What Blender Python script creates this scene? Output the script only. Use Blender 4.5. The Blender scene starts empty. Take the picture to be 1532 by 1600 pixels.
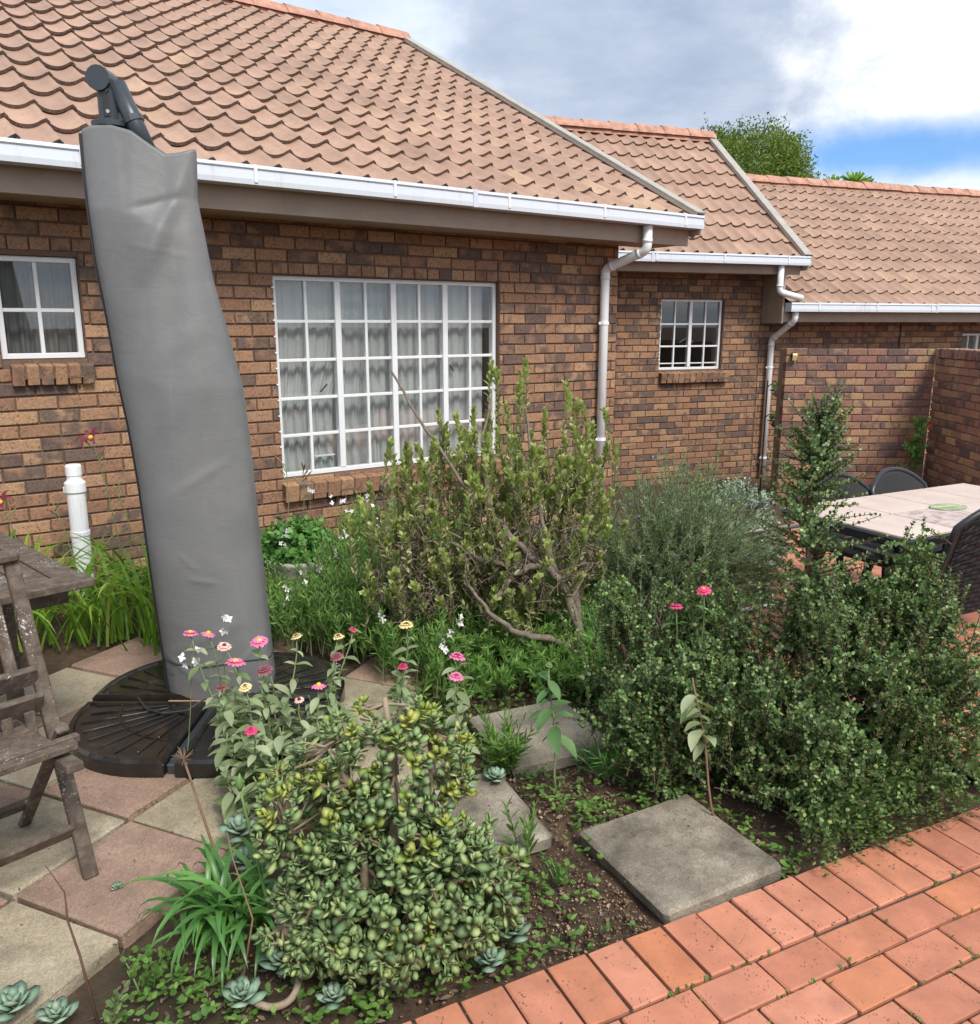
import bpy, math, random
import numpy as np
from mathutils import Vector, Matrix, Euler

# ------------------------------------------------------------------ camera, sky, sun, exposure
SC = bpy.context.scene
COL = SC.collection
R = math.radians
random.seed(7)
RNG = np.random.default_rng(11)
CAM_H, PITCH, LENS = 1.62, 12.6, 36.0 * 1320 / 1532
cam_d = bpy.data.cameras.new('camera'); cam = bpy.data.objects.new('camera', cam_d); COL.objects.link(cam)
cam_d.sensor_fit = 'HORIZONTAL'; cam_d.sensor_width = 36; cam_d.lens = LENS
cam_d.clip_start = 0.05; cam_d.clip_end = 2000
cam.location = (0, 0, CAM_H); cam.rotation_euler = (R(90 - PITCH), 0, 0)
SC.camera = cam
SUN_EL, SUN_AZ = 51.0, 30.0          # azimuth of the sun seen from the scene: degrees from -Y (behind camera) towards +X
sun_dir = Vector((math.sin(R(SUN_AZ)) * math.cos(R(SUN_EL)), -math.cos(R(SUN_AZ)) * math.cos(R(SUN_EL)), math.sin(R(SUN_EL))))
sd = bpy.data.lights.new('sun', 'SUN'); sd.energy = 2.6; sd.angle = R(19); sd.color = (1.0, 0.95, 0.88)
so = bpy.data.objects.new('sun', sd); COL.objects.link(so); so.location = (0, 0, 20)
so.rotation_euler = sun_dir.to_track_quat('Z', 'Y').to_euler()
SC.view_settings.view_transform = 'Standard'; SC.view_settings.look = 'None'
SC.view_settings.exposure = 0.58; SC.view_settings.gamma = 1.0
SC.render.engine = 'CYCLES'
SC.cycles.use_denoising = True
SC.cycles.max_bounces = 8; SC.cycles.transparent_max_bounces = 16
SC.cycles.diffuse_bounces = 4; SC.cycles.caustics_reflective = False; SC.cycles.caustics_refractive = False

def nd(nt, typ, **kw):
    n = nt.nodes.new(typ)
    for k, v in kw.items():
        if k.startswith('i_'):
            key = k[2:]
            key = int(key) if key.isdigit() else key.replace('_', ' ')
            n.inputs[key].default_value = v
        else: setattr(n, k, v)
    return n
def lk(nt, a, b): nt.links.new(a, b)
def ramp(nt, fac, stops, interp='LINEAR'):
    r = nt.nodes.new('ShaderNodeValToRGB'); r.color_ramp.interpolation = interp
    els = r.color_ramp.elements
    while len(els) < len(stops): els.new(0.5)
    for e, (p, c) in zip(els, stops):
        e.position = p; e.color = (*c, 1) if len(c) == 3 else c
    if fac is not None: nt.links.new(fac, r.inputs[0])
    return r
def mathn(nt, op, a, b=None, c=None, clamp=False):
    n = nt.nodes.new('ShaderNodeMath'); n.operation = op; n.use_clamp = clamp
    for i, v in enumerate((a, b, c)):
        if v is None: continue
        if isinstance(v, (int, float)): n.inputs[i].default_value = v
        else: nt.links.new(v, n.inputs[i])
    return n.outputs[0]
def mix(nt, fac, a, b, blend='MIX'):
    n = nt.nodes.new('ShaderNodeMix'); n.data_type = 'RGBA'; n.blend_type = blend; n.clamp_factor = True
    for s, v in ((n.inputs[0], fac), (n.inputs[6], a), (n.inputs[7], b)):
        if isinstance(v, (int, float)): s.default_value = v
        elif isinstance(v, tuple): s.default_value = (*v, 1) if len(v) == 3 else v
        else: nt.links.new(v, s)
    return n.outputs[2]

def make_world():
    w = bpy.data.worlds.new('World'); SC.world = w; w.use_nodes = True
    nt = w.node_tree; nt.nodes.clear()
    out = nt.nodes.new('ShaderNodeOutputWorld'); bg = nt.nodes.new('ShaderNodeBackground')
    sky = nt.nodes.new('ShaderNodeTexSky'); sky.sky_type = 'NISHITA'; sky.sun_disc = False
    sky.sun_elevation = R(SUN_EL); sky.sun_rotation = math.atan2(sun_dir.x, sun_dir.y)
    sky.air_density = 1.3; sky.dust_density = 0.6; sky.ozone_density = 2.0
    tc = nt.nodes.new('ShaderNodeTexCoord'); V = tc.outputs['Generated']
    sp = nt.nodes.new('ShaderNodeSeparateXYZ'); lk(nt, V, sp.inputs[0])
    zz = mathn(nt, 'ADD', mathn(nt, 'MAXIMUM', sp.outputs[2], 0.0), 0.14)
    cb = nt.nodes.new('ShaderNodeCombineXYZ')
    lk(nt, mathn(nt, 'DIVIDE', sp.outputs[0], zz), cb.inputs[0]); lk(nt, mathn(nt, 'DIVIDE', sp.outputs[1], zz), cb.inputs[1])
    n1 = nd(nt, 'ShaderNodeTexNoise', i_Scale=1.15, i_Detail=9.0, i_Roughness=0.55, i_Distortion=0.35); lk(nt, cb.outputs[0], n1.inputs['Vector'])
    n2 = nd(nt, 'ShaderNodeTexNoise', i_Scale=3.1, i_Detail=8.0, i_Roughness=0.6); lk(nt, cb.outputs[0], n2.inputs['Vector'])
    n3 = nd(nt, 'ShaderNodeTexNoise', i_Scale=7.0, i_Detail=6.0, i_Roughness=0.6); lk(nt, V, n3.inputs['Vector'])
    def blob(d, sc, r0, r1, amp):                      # soft cloud bank round a direction
        sub = nd(nt, 'ShaderNodeVectorMath', operation='SUBTRACT'); lk(nt, V, sub.inputs[0]); sub.inputs[1].default_value = d
        mul = nd(nt, 'ShaderNodeVectorMath', operation='MULTIPLY'); lk(nt, sub.outputs[0], mul.inputs[0]); mul.inputs[1].default_value = sc
        ln = nd(nt, 'ShaderNodeVectorMath', operation='LENGTH'); lk(nt, mul.outputs[0], ln.inputs[0])
        dist = mathn(nt, 'ADD', ln.outputs['Value'], mathn(nt, 'MULTIPLY', mathn(nt, 'SUBTRACT', n3.outputs[0], 0.5), amp))
        mr = nd(nt, 'ShaderNodeMapRange', interpolation_type='SMOOTHSTEP', i_1=r0, i_2=r1, i_3=1.0, i_4=0.0); lk(nt, dist, mr.inputs[0])
        return mr.outputs[0]
    clear = nd(nt, 'ShaderNodeVectorMath', operation='SCALE'); lk(nt, sky.outputs[0], clear.inputs[0]); clear.inputs['Scale'].default_value = 0.085
    veil = ramp(nt, n1.outputs[0], [(0.36, (0.50, 0.60, 0.77)), (0.50, (0.66, 0.73, 0.83)), (0.62, (0.88, 0.89, 0.91))])
    col = mix(nt, 0.93, clear.outputs[0], veil.outputs[0])
    white = blob((0.40, 0.875, 0.275), (1.0, 0.6, 1.25), 0.16, 0.34, 0.30)
    wc = ramp(nt, n2.outputs[0], [(0.35, (0.66, 0.72, 0.80)), (0.58, (0.93, 0.93, 0.93))])
    col = mix(nt, mathn(nt, 'MULTIPLY', white, 0.92), col, wc.outputs[0])
    gm = blob((0.165, 0.954, 0.250), (1.0, 0.5, 1.35), 0.12, 0.25, 0.40)
    gc = ramp(nt, n2.outputs[0], [(0.3, (0.30, 0.37, 0.50)), (0.7, (0.45, 0.515, 0.63))])
    col = mix(nt, mathn(nt, 'MULTIPLY', gm, 0.95), col, gc.outputs[0])
    bm = blob((0.4145, 0.8947, 0.167), (0.62, 0.4, 3.2), 0.035, 0.15, 0.15)
    bl = nd(nt, 'ShaderNodeVectorMath', operation='MULTIPLY'); lk(nt, clear.outputs[0], bl.inputs[0]); bl.inputs[1].default_value = (0.50, 0.88, 1.45)
    col = mix(nt, mathn(nt, 'MULTIPLY', bm, 0.93), col, bl.outputs[0])
    lk(nt, col, bg.inputs[0]); bg.inputs[1].default_value = 0.92
    lk(nt, bg.outputs[0], out.inputs[0])
make_world()

# ------------------------------------------------------------------ mesh helpers
class MB:
    def __init__(s): s.v = []; s.f = []; s.m = []
    def add(s, vs, fs, mi=0):
        o = len(s.v); s.v.extend([tuple(v) for v in vs]); s.f.extend([tuple(i + o for i in q) for q in fs]); s.m.extend([mi] * len(fs)); return s
    def box(s, x0, x1, y0, y1, z0, z1, mi=0, M=None):
        vs = [(x, y, z) for z in (z0, z1) for y in (y0, y1) for x in (x0, x1)]
        if M is not None: vs = [M @ Vector(v) for v in vs]
        return s.add(vs, [(0, 2, 3, 1), (4, 5, 7, 6), (0, 1, 5, 4), (2, 6, 7, 3), (0, 4, 6, 2), (1, 3, 7, 5)], mi)
    def cbox(s, x0, x1, y0, y1, z0, z1, b=0.004, mi=0, M=None):     # box with chamfered edges
        vs = []; fs = []
        X = (x0, x1); Y = (y0, y1); Z = (z0, z1)
        idx = {}
        for i in range(2):
            for j in range(2):
                for k in range(2):
                    sx, sy, sz = (1 - 2 * i) * b, (1 - 2 * j) * b, (1 - 2 * k) * b
                    for a, p in enumerate(((X[i], Y[j] + sy, Z[k] + sz), (X[i] + sx, Y[j], Z[k] + sz), (X[i] + sx, Y[j] + sy, Z[k]))):
                        idx[i, j, k, a] = len(vs); vs.append(p)
        for i in range(2):
            q = [idx[i, 0, 0, 0], idx[i, 1, 0, 0], idx[i, 1, 1, 0], idx[i, 0, 1, 0]]; fs.append(q if i else q[::-1])
            q = [idx[0, i, 0, 1], idx[0, i, 1, 1], idx[1, i, 1, 1], idx[1, i, 0, 1]]; fs.append(q if i else q[::-1])
            q = [idx[0, 0, i, 2], idx[1, 0, i, 2], idx[1, 1, i, 2], idx[0, 1, i, 2]]; fs.append(q if i else q[::-1])
        for i in range(2):
            for j in range(2):
                q = [idx[i, j, 0, 0], idx[i, j, 1, 0], idx[i, j, 1, 1], idx[i, j, 0, 1]]; fs.append(q if (i + j) % 2 else q[::-1])
                q = [idx[i, 0, j, 0], idx[i, 0, j, 2], idx[i, 1, j, 2], idx[i, 1, j, 0]]; fs.append(q if (i + j) % 2 else q[::-1])
                q = [idx[0, i, j, 1], idx[1, i, j, 1], idx[1, i, j, 2], idx[0, i, j, 2]]; fs.append(q if (i + j) % 2 else q[::-1])
                for k in range(2):
                    q = [idx[i, j, k, 0], idx[i, j, k, 1], idx[i, j, k, 2]]; fs.append(q if (i + j + k) % 2 else q[::-1])
        if M is not None: vs = [M @ Vector(v) for v in vs]
        return s.add(vs, fs, mi)
    def bar(s, a, b, w, d, up=(0, 0, 1), bev=0.003, mi=0):           # rectangular bar between two points
        a = Vector(a); b = Vector(b); y = (b - a); L = y.length; y.normalize()
        x = y.cross(Vector(up)); x.normalize(); z = x.cross(y)
        M = Matrix((( x.x, y.x, z.x, a.x), (x.y, y.y, z.y, a.y), (x.z, y.z, z.z, a.z), (0, 0, 0, 1)))
        return s.cbox(-w / 2, w / 2, 0, L, -d / 2, d / 2, bev, mi, M)
    def tube(s, pts, rad, n=8, cap=True, mi=0):
        pts = [Vector(p) for p in pts]; k = len(pts)
        if isinstance(rad, (int, float)): rad = [rad] * k
        o = len(s.v); prev = None
        for i, p in enumerate(pts):
            t = (pts[min(i + 1, k - 1)] - pts[max(i - 1, 0)]); t.normalize()
            if prev is None:
                x = t.orthogonal(); x.normalize()
            else:
                x = prev - t * prev.dot(t)
                if x.length < 1e-6: x = t.orthogonal()
                x.normalize()
            prev = x; y = t.cross(x)
            for j in range(n):
                a = 2 * math.pi * j / n
                q = p + (x * math.cos(a) + y * math.sin(a)) * rad[i]; s.v.append((q.x, q.y, q.z))
        for i in range(k - 1):
            for j in range(n):
                j2 = (j + 1) % n
                s.f.append((o + i * n + j, o + i * n + j2, o + (i + 1) * n + j2, o + (i + 1) * n + j)); s.m.append(mi)
        if cap:
            s.f.append(tuple(o + j for j in range(n))[::-1]); s.f.append(tuple(o + (k - 1) * n + j for j in range(n))); s.m += [mi, mi]
        return s
    def lathe(s, prof, n=24, c=(0, 0, 0), mi=0):
        o = len(s.v)
        for (r, z) in prof:
            for j in range(n):
                a = 2 * math.pi * j / n; s.v.append((c[0] + r * math.cos(a), c[1] + r * math.sin(a), c[2] + z))
        for i in range(len(prof) - 1):
            for j in range(n):
                j2 = (j + 1) % n; s.f.append((o + i * n + j, o + i * n + j2, o + (i + 1) * n + j2, o + (i + 1) * n + j)); s.m.append(mi)
        return s
    def prism(s, prof, x0, x1, mi=0):          # profile of (y,z), counter-clockwise seen from +x, extruded along x
        k = len(prof); vs = [(x0, y, z) for y, z in prof] + [(x1, y, z) for y, z in prof]
        fs = [tuple(range(k))[::-1], tuple(range(k, 2 * k))] + [(i, (i + 1) % k, k + (i + 1) % k, k + i) for i in range(k)]
        return s.add(vs, fs, mi)
    def poly(s, outline, z0, z1, mi=0):        # outline in xy, counter-clockwise, extruded in z
        k = len(outline); vs = [(x, y, z0) for x, y in outline] + [(x, y, z1) for x, y in outline]
        fs = [tuple(range(k))[::-1], tuple(range(k, 2 * k))] + [(i, (i + 1) % k, k + (i + 1) % k, k + i) for i in range(k)]
        return s.add(vs, fs, mi)
    def mesh(s, name, mats, smooth=False):
        me = bpy.data.meshes.new(name); me.from_pydata(s.v, [], s.f)
        mats = mats if isinstance(mats, (list, tuple)) else [mats]
        for m in mats: me.materials.append(m)
        if len(mats) > 1: me.polygons.foreach_set('material_index', s.m)
        if smooth: me.polygons.foreach_set('use_smooth', [True] * len(me.polygons))
        me.update(); return me
    def build(s, name, mats, parent=None, smooth=False): return ob(name, s.mesh(name, mats, smooth), parent)

def ob(name, me, parent=None):
    o = bpy.data.objects.new(name, me); COL.objects.link(o)
    if parent is not None: o.parent = parent
    return o
def tag(o, label=None, cat=None, group=None, kind=None):
    if label: o['label'] = label
    if cat: o['category'] = cat
    if group: o['group'] = group
    if kind: o['kind'] = kind
    return o
def thing(name, label, cat, loc=(0, 0, 0), rz=0.0, group=None):
    o = ob(name, None); o.location = loc; o.rotation_euler = (0, 0, rz); return tag(o, label, cat, group)
def np_mesh(name, V, F, mats, smooth=False, mi=None):
    me = bpy.data.meshes.new(name); k = F.shape[1]; n = len(F)
    me.vertices.add(len(V)); me.vertices.foreach_set('co', np.ascontiguousarray(V, np.float32).ravel())
    me.loops.add(n * k); me.loops.foreach_set('vertex_index', np.ascontiguousarray(F, np.int32).ravel())
    me.polygons.add(n); me.polygons.foreach_set('loop_start', np.arange(n, dtype=np.int32) * k)
    mats = mats if isinstance(mats, (list, tuple)) else [mats]
    for m in mats: me.materials.append(m)
    if mi is not None: me.polygons.foreach_set('material_index', np.ascontiguousarray(mi, np.int32))
    if smooth: me.polygons.foreach_set('use_smooth', np.ones(n, bool))
    me.update(calc_edges=True); me.validate(); return me

_cp, _sp = math.cos(R(PITCH)), math.sin(R(PITCH))
def view_score(P, size=1.0):                    # how large a piece shows from the camera; 0 outside its view
    x, y, z = P[0], P[1], P[2] - CAM_H
    d = y * _cp - z * _sp
    if d < 0.3: return 0.0
    u = x / d; v = (y * _sp + z * _cp) / d
    if abs(u) > 0.60 or abs(v) > 0.63: return 0.0
    return size / (d * d)
def place_pieces(pieces, templates, mats, parent, world, name, stuff_name, nmax):
    """pieces: (matrix in the parent's frame, template index, size weight). The nmax that show largest become objects."""
    sc = [view_score(world @ M.translation, w) for M, t, w in pieces]
    order = sorted(range(len(pieces)), key=lambda i: -sc[i])
    single = set(i for i in order[:nmax] if sc[i] > 0)
    rest = [i for i in range(len(pieces)) if i not in single]
    meshes = [t.mesh(name, mats) for t in templates]
    for i in single:
        o = ob(name, meshes[pieces[i][1]], parent); o.matrix_basis = pieces[i][0]
    if rest and stuff_name:
        mb = MB()
        for i in rest:
            M, t, w = pieces[i]; T = templates[t]; off = len(mb.v)
            A = np.array(M); V = np.array(T.v) @ A[:3, :3].T + A[:3, 3]
            mb.v.extend(map(tuple, V.tolist())); mb.f.extend([tuple(a + off for a in q) for q in T.f]); mb.m.extend(T.m)
        o = mb.build(stuff_name, mats, parent); o['kind'] = 'stuff'
    return len(single)

# ------------------------------------------------------------------ materials
def mat(name):
    m = bpy.data.materials.new(name); m.use_nodes = True; nt = m.node_tree
    b = nt.nodes['Principled BSDF']; b.inputs['Roughness'].default_value = 0.7
    return m, nt, b
def rnd(nt, mult=1.0):                          # a random number per loose piece and per object
    g = nt.nodes.new('ShaderNodeNewGeometry'); o = nt.nodes.new('ShaderNodeObjectInfo')
    return mathn(nt, 'FRACT', mathn(nt, 'ADD', g.outputs['Random Per Island'], mathn(nt, 'MULTIPLY', o.outputs['Random'], mult)))
def pos(nt, shift=None):
    g = nt.nodes.new('ShaderNodeNewGeometry'); v = g.outputs['Position']
    if shift is not None:
        c = nt.nodes.new('ShaderNodeCombineXYZ'); s = mathn(nt, 'MULTIPLY', shift, 37.0)
        for i in range(3): lk(nt, s, c.inputs[i])
        a = nd(nt, 'ShaderNodeVectorMath', operation='ADD'); lk(nt, v, a.inputs[0]); lk(nt, c.outputs[0], a.inputs[1]); v = a.outputs[0]
    return v
def noise(nt, v, scale, detail=4, rough=0.55, dist=0.0):
    n = nd(nt, 'ShaderNodeTexNoise', i_Scale=scale, i_Detail=float(detail), i_Roughness=rough, i_Distortion=dist)
    if v is not None: lk(nt, v, n.inputs['Vector'])
    return n.outputs[0]
def voro(nt, v, scale, feat='F1'):
    n = nd(nt, 'ShaderNodeTexVoronoi', i_Scale=scale, feature=feat); lk(nt, v, n.inputs['Vector']); return n
def bump(nt, b, h, strength=0.3, dist=0.01):
    n = nd(nt, 'ShaderNodeBump', i_Strength=strength, i_Distance=dist); lk(nt, h, n.inputs['Height']); lk(nt, n.outputs[0], b.inputs['Normal'])
def setc(nt, b, c):
    if isinstance(c, tuple): b.inputs['Base Color'].default_value = (*c, 1)
    else: lk(nt, c, b.inputs['Base Color'])
def simple(name, c, rough=0.6, metal=0.0, nscale=0, namp=0.15, bmp=0.0, spec=0.5):
    m, nt, b = mat(name); b.inputs['Roughness'].default_value = rough; b.inputs['Metallic'].default_value = metal
    b.inputs['Specular IOR Level'].default_value = spec
    if nscale:
        n = noise(nt, pos(nt), nscale, 6, 0.65)
        setc(nt, b, ramp(nt, n, [(0.3, tuple(x * (1 - namp) for x in c)), (0.7, tuple(min(1, x * (1 + namp)) for x in c))]).outputs[0])
        if bmp: bump(nt, b, n, bmp, 0.004)
    else: setc(nt, b, c)
    return m
def brick_mat(name, stops, dark, spec_amt=0.6):
    m, nt, b = mat(name); r = rnd(nt); v = pos(nt, r)
    base = ramp(nt, r, stops).outputs[0]
    r2 = mathn(nt, 'FRACT', mathn(nt, 'MULTIPLY', r, 17.31))
    n = noise(nt, v, 7.5, 3, 0.6)                              # dark kiln flash, more on some bricks
    fl = nd(nt, 'ShaderNodeMapRange', i_1=0.50, i_2=0.66); lk(nt, mathn(nt, 'ADD', n, mathn(nt, 'MULTIPLY', mathn(nt, 'SUBTRACT', r2, 0.52), 0.42)), fl.inputs[0])
    c = mix(nt, mathn(nt, 'MULTIPLY', fl.outputs[0], 0.82), base, dark)
    sp = voro(nt, v, 52.0); n2 = noise(nt, v, 22.0, 2)
    sm = nd(nt, 'ShaderNodeMapRange', i_1=0.34, i_2=0.20); lk(nt, mathn(nt, 'ADD', sp.outputs['Distance'], mathn(nt, 'MULTIPLY', mathn(nt, 'SUBTRACT', 0.56, n2), 0.9)), sm.inputs[0])
    c = mix(nt, mathn(nt, 'MULTIPLY', sm.outputs[0], spec_amt), c, (0.045, 0.034, 0.03))
    c = mix(nt, 0.45, c, ramp(nt, noise(nt, v, 60, 4), [(0.3, (0.25, 0.25, 0.25)), (0.7, (0.8, 0.8, 0.8))]).outputs[0], 'OVERLAY')
    bl = noise(nt, pos(nt), 1.7, 6, 0.7); c = mix(nt, ramp(nt, bl, [(0.54, (0, 0, 0)), (0.72, (0.45, 0.45, 0.45))]).outputs[0], c, (0.16, 0.115, 0.085))
    setc(nt, b, c); b.inputs['Roughness'].default_value = 0.82; b.inputs['Specular IOR Level'].default_value = 0.3
    bump(nt, b, noise(nt, v, 85, 4, 0.7), 0.5, 0.004)
    return m
M = {}
M['brick'] = brick_mat('face_brick', [(0.0, (0.255, 0.138, 0.085)), (0.3, (0.32, 0.18, 0.105)), (0.55, (0.40, 0.245, 0.14)), (0.75, (0.275, 0.15, 0.095)), (1.0, (0.34, 0.19, 0.112))], (0.10, 0.075, 0.069))
M['brick_old'] = brick_mat('clinker_brick', [(0.0, (0.29, 0.16, 0.11)), (0.25, (0.25, 0.13, 0.10)), (0.45, (0.40, 0.25, 0.14)), (0.6, (0.30, 0.145, 0.10)), (0.85, (0.30, 0.19, 0.13)), (1.0, (0.43, 0.28, 0.15))], (0.105, 0.075, 0.078), 0.4)
M['mortar'] = simple('mortar', (0.15, 0.095, 0.065), 0.95, nscale=60, namp=0.35, bmp=0.4)
M['mortar_pale'] = simple('mortar_pale', (0.27, 0.20, 0.14), 0.95, nscale=60, namp=0.35, bmp=0.4)
def tile_mat():
    m, nt, b = mat('roof_tile'); r = rnd(nt); v = pos(nt)
    base = ramp(nt, r, [(0, (0.345, 0.228, 0.172)), (0.5, (0.365, 0.242, 0.182)), (0.93, (0.385, 0.258, 0.192)), (1, (0.42, 0.29, 0.20))]).outputs[0]
    c = mix(nt, 0.6, base, ramp(nt, noise(nt, v, 1.6, 7, 0.7), [(0.3, (0.30, 0.26, 0.24)), (0.7, (0.70, 0.66, 0.62))]).outputs[0], 'OVERLAY')
    st = noise(nt, pos(nt, r), 22, 5, 0.7)
    c = mix(nt, ramp(nt, st, [(0.56, (0, 0, 0)), (0.72, (0.5, 0.5, 0.5))]).outputs[0], c, (0.20, 0.13, 0.095))
    lm = mathn(nt, 'MULTIPLY', ramp(nt, noise(nt, v, 26, 4, 0.7), [(0.60, (0, 0, 0)), (0.66, (1, 1, 1))]).outputs[0], ramp(nt, noise(nt, v, 1.1, 3), [(0.45, (0, 0, 0)), (0.62, (0.55, 0.55, 0.55))]).outputs[0])
    c = mix(nt, lm, c, (0.15, 0.125, 0.10))
    setc(nt, b, c); b.inputs['Roughness'].default_value = 0.72
    bump(nt, b, noise(nt, v, 120, 3, 0.7), 0.25, 0.003); return m
M['tile'] = tile_mat()
M['tile_lip'] = simple('roof_tile_worn_edge', (0.175, 0.13, 0.103), 0.95, nscale=70, namp=0.7, bmp=0.6)
M['ridge'] = simple('ridge_tile', (0.44, 0.235, 0.165), 0.85, nscale=9, namp=0.35, bmp=0.3)
M['white'] = simple('white_paint', (0.76, 0.77, 0.78), 0.4, nscale=5, namp=0.05)
def stained_white(name, c, rough):
    m, nt, b = mat(name); v = pos(nt); mp = nt.nodes.new('ShaderNodeMapping'); mp.inputs['Scale'].default_value = (1, 1, 0.12); lk(nt, v, mp.inputs['Vector'])
    st = noise(nt, mp.outputs[0], 16, 6, 0.7); bl = noise(nt, v, 3.0, 4)
    k = mathn(nt, 'MULTIPLY', ramp(nt, st, [(0.54, (0, 0, 0)), (0.74, (1, 1, 1))]).outputs[0], ramp(nt, bl, [(0.4, (0.1, 0.1, 0.1)), (0.65, (0.75, 0.75, 0.75))]).outputs[0])
    setc(nt, b, mix(nt, k, c, (0.40, 0.36, 0.30))); b.inputs['Roughness'].default_value = rough; bump(nt, b, bl, 0.1, 0.02); return m
M['gutter'] = stained_white('gutter_paint', (0.60, 0.64, 0.70), 0.38)
M['pvc'] = stained_white('white_pipe', (0.85, 0.86, 0.87), 0.35)
M['fascia'] = simple('eaves_board', (0.345, 0.275, 0.215), 0.6, nscale=4, namp=0.12)
M['verge'] = simple('verge_trim', (0.36, 0.34, 0.30), 0.6, nscale=8, namp=0.15)
M['underlay'] = simple('roof_underlay', (0.05, 0.045, 0.04), 0.95)
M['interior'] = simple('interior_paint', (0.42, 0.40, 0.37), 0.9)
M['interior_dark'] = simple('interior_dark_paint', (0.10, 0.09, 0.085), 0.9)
def glass():
    m = bpy.data.materials.new('window_glass'); m.use_nodes = True; nt = m.node_tree; nt.nodes.clear()
    o = nt.nodes.new('ShaderNodeOutputMaterial'); t = nd(nt, 'ShaderNodeBsdfTransparent', i_Color=(0.96, 0.975, 0.97, 1))
    g = nd(nt, 'ShaderNodeBsdfGlossy', i_Roughness=0.015); mx = nt.nodes.new('ShaderNodeMixShader')
    f = nd(nt, 'ShaderNodeLayerWeight', i_Blend=0.5)
    lk(nt, mathn(nt, 'ADD', mathn(nt, 'MULTIPLY', mathn(nt, 'POWER', f.outputs['Facing'], 5.0), 0.9), 0.075), mx.inputs[0]); lk(nt, t.outputs[0], mx.inputs[1]); lk(nt, g.outputs[0], mx.inputs[2]); lk(nt, mx.outputs[0], o.inputs[0])
    return m
M['glass'] = glass()
def cloth(name, c, tr=0.45, rough=0.9):
    m = bpy.data.materials.new(name); m.use_nodes = True; nt = m.node_tree; nt.nodes.clear()
    o = nt.nodes.new('ShaderNodeOutputMaterial'); d = nd(nt, 'ShaderNodeBsdfDiffuse', i_Color=(*c, 1)); t = nd(nt, 'ShaderNodeBsdfTranslucent', i_Color=(*c, 1))
    mx = nd(nt, 'ShaderNodeMixShader'); mx.inputs[0].default_value = tr
    lk(nt, d.outputs[0], mx.inputs[1]); lk(nt, t.outputs[0], mx.inputs[2]); lk(nt, mx.outputs[0], o.inputs[0]); return m
M['sheer'] = cloth('sheer_curtain', (0.60, 0.605, 0.60), 0.2); M['drape'] = cloth('grey_drape', (0.30, 0.29, 0.28), 0.2)
def cover_mat():
    m, nt, b = mat('vinyl_cover'); v = pos(nt)
    n = noise(nt, v, 3.2, 6, 0.6)
    c = ramp(nt, n, [(0.3, (0.135, 0.138, 0.138)), (0.55, (0.165, 0.168, 0.166)), (0.75, (0.20, 0.197, 0.192))]).outputs[0]
    sx = nt.nodes.new('ShaderNodeMapping'); sx.inputs['Scale'].default_value = (9, 9, 1.2); lk(nt, v, sx.inputs['Vector'])
    st = noise(nt, sx.outputs[0], 2.0, 5, 0.7)
    c = mix(nt, ramp(nt, st, [(0.58, (0, 0, 0)), (0.75, (0.35, 0.35, 0.35))]).outputs[0], c, (0.24, 0.235, 0.225))
    setc(nt, b, c); b.inputs['Roughness'].default_value = 0.5; b.inputs['Specular IOR Level'].default_value = 0.5
    wr = nt.nodes.new('ShaderNodeMapping'); wr.inputs['Scale'].default_value = (5, 5, 11); wr.inputs['Rotation'].default_value = (0, 0.5, 0); lk(nt, v, wr.inputs['Vector']); w2 = noise(nt, wr.outputs[0], 1.0, 5, 0.55, 1.2)
    fold = mathn(nt, 'ABSOLUTE', mathn(nt, 'SUBTRACT', w2, 0.5))
    bump(nt, b, mathn(nt, 'ADD', mathn(nt, 'MULTIPLY', fold, 1.2), mathn(nt, 'ADD', mathn(nt, 'MULTIPLY', noise(nt, v, 18, 6, 0.65), 0.35), mathn(nt, 'MULTIPLY', noise(nt, v, 600, 2), 0.05))), 0.11, 0.02); return m
M['cover'] = cover_mat()
M['piping'] = simple('dark_piping', (0.03, 0.03, 0.032), 0.5)
M['anthracite'] = simple('anthracite_metal', (0.055, 0.065, 0.075), 0.38, 0.35, nscale=20, namp=0.1)
M['steel'] = simple('brushed_steel', (0.6, 0.6, 0.6), 0.3, 0.9)
def wetbase():
    m, nt, b = mat('wet_black_base'); v = pos(nt); n = noise(nt, v, 9, 6, 0.65)
    setc(nt, b, ramp(nt, n, [(0.35, (0.012, 0.011, 0.010)), (0.58, (0.022, 0.019, 0.016)), (0.75, (0.06, 0.036, 0.024))]).outputs[0])
    lk(nt, ramp(nt, noise(nt, v, 6, 3), [(0.45, (0.05, 0.05, 0.05)), (0.66, (0.42, 0.42, 0.42))]).outputs[0], b.inputs['Roughness'])
    bump(nt, b, noise(nt, v, 90, 3), 0.12, 0.003); return m
M['base'] = wetbase()
def wood_mat():
    m, nt, b = mat('weathered_teak'); tc = nt.nodes.new('ShaderNodeTexCoord'); r = rnd(nt); v = pos(nt, r)
    g = noise(nt, v, 26, 6, 0.7, 0.4)
    c = ramp(nt, g, [(0.3, (0.050, 0.034, 0.024)), (0.5, (0.098, 0.072, 0.053)), (0.72, (0.175, 0.140, 0.110))]).outputs[0]
    l = noise(nt, pos(nt), 110, 4, 0.7); l2 = noise(nt, pos(nt), 6, 3)
    lm = ramp(nt, mathn(nt, 'ADD', l, mathn(nt, 'MULTIPLY', mathn(nt, 'SUBTRACT', l2, 0.5), 0.55)), [(0.66, (0, 0, 0)), (0.70, (1, 1, 1))]).outputs[0]
    c = mix(nt, mathn(nt, 'MULTIPLY', lm, 0.8), c, (0.58, 0.57, 0.53))
    setc(nt, b, c); b.inputs['Roughness'].default_value = 0.85; bump(nt, b, g, 0.4, 0.004); return m
M['wood'] = wood_mat()
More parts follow.
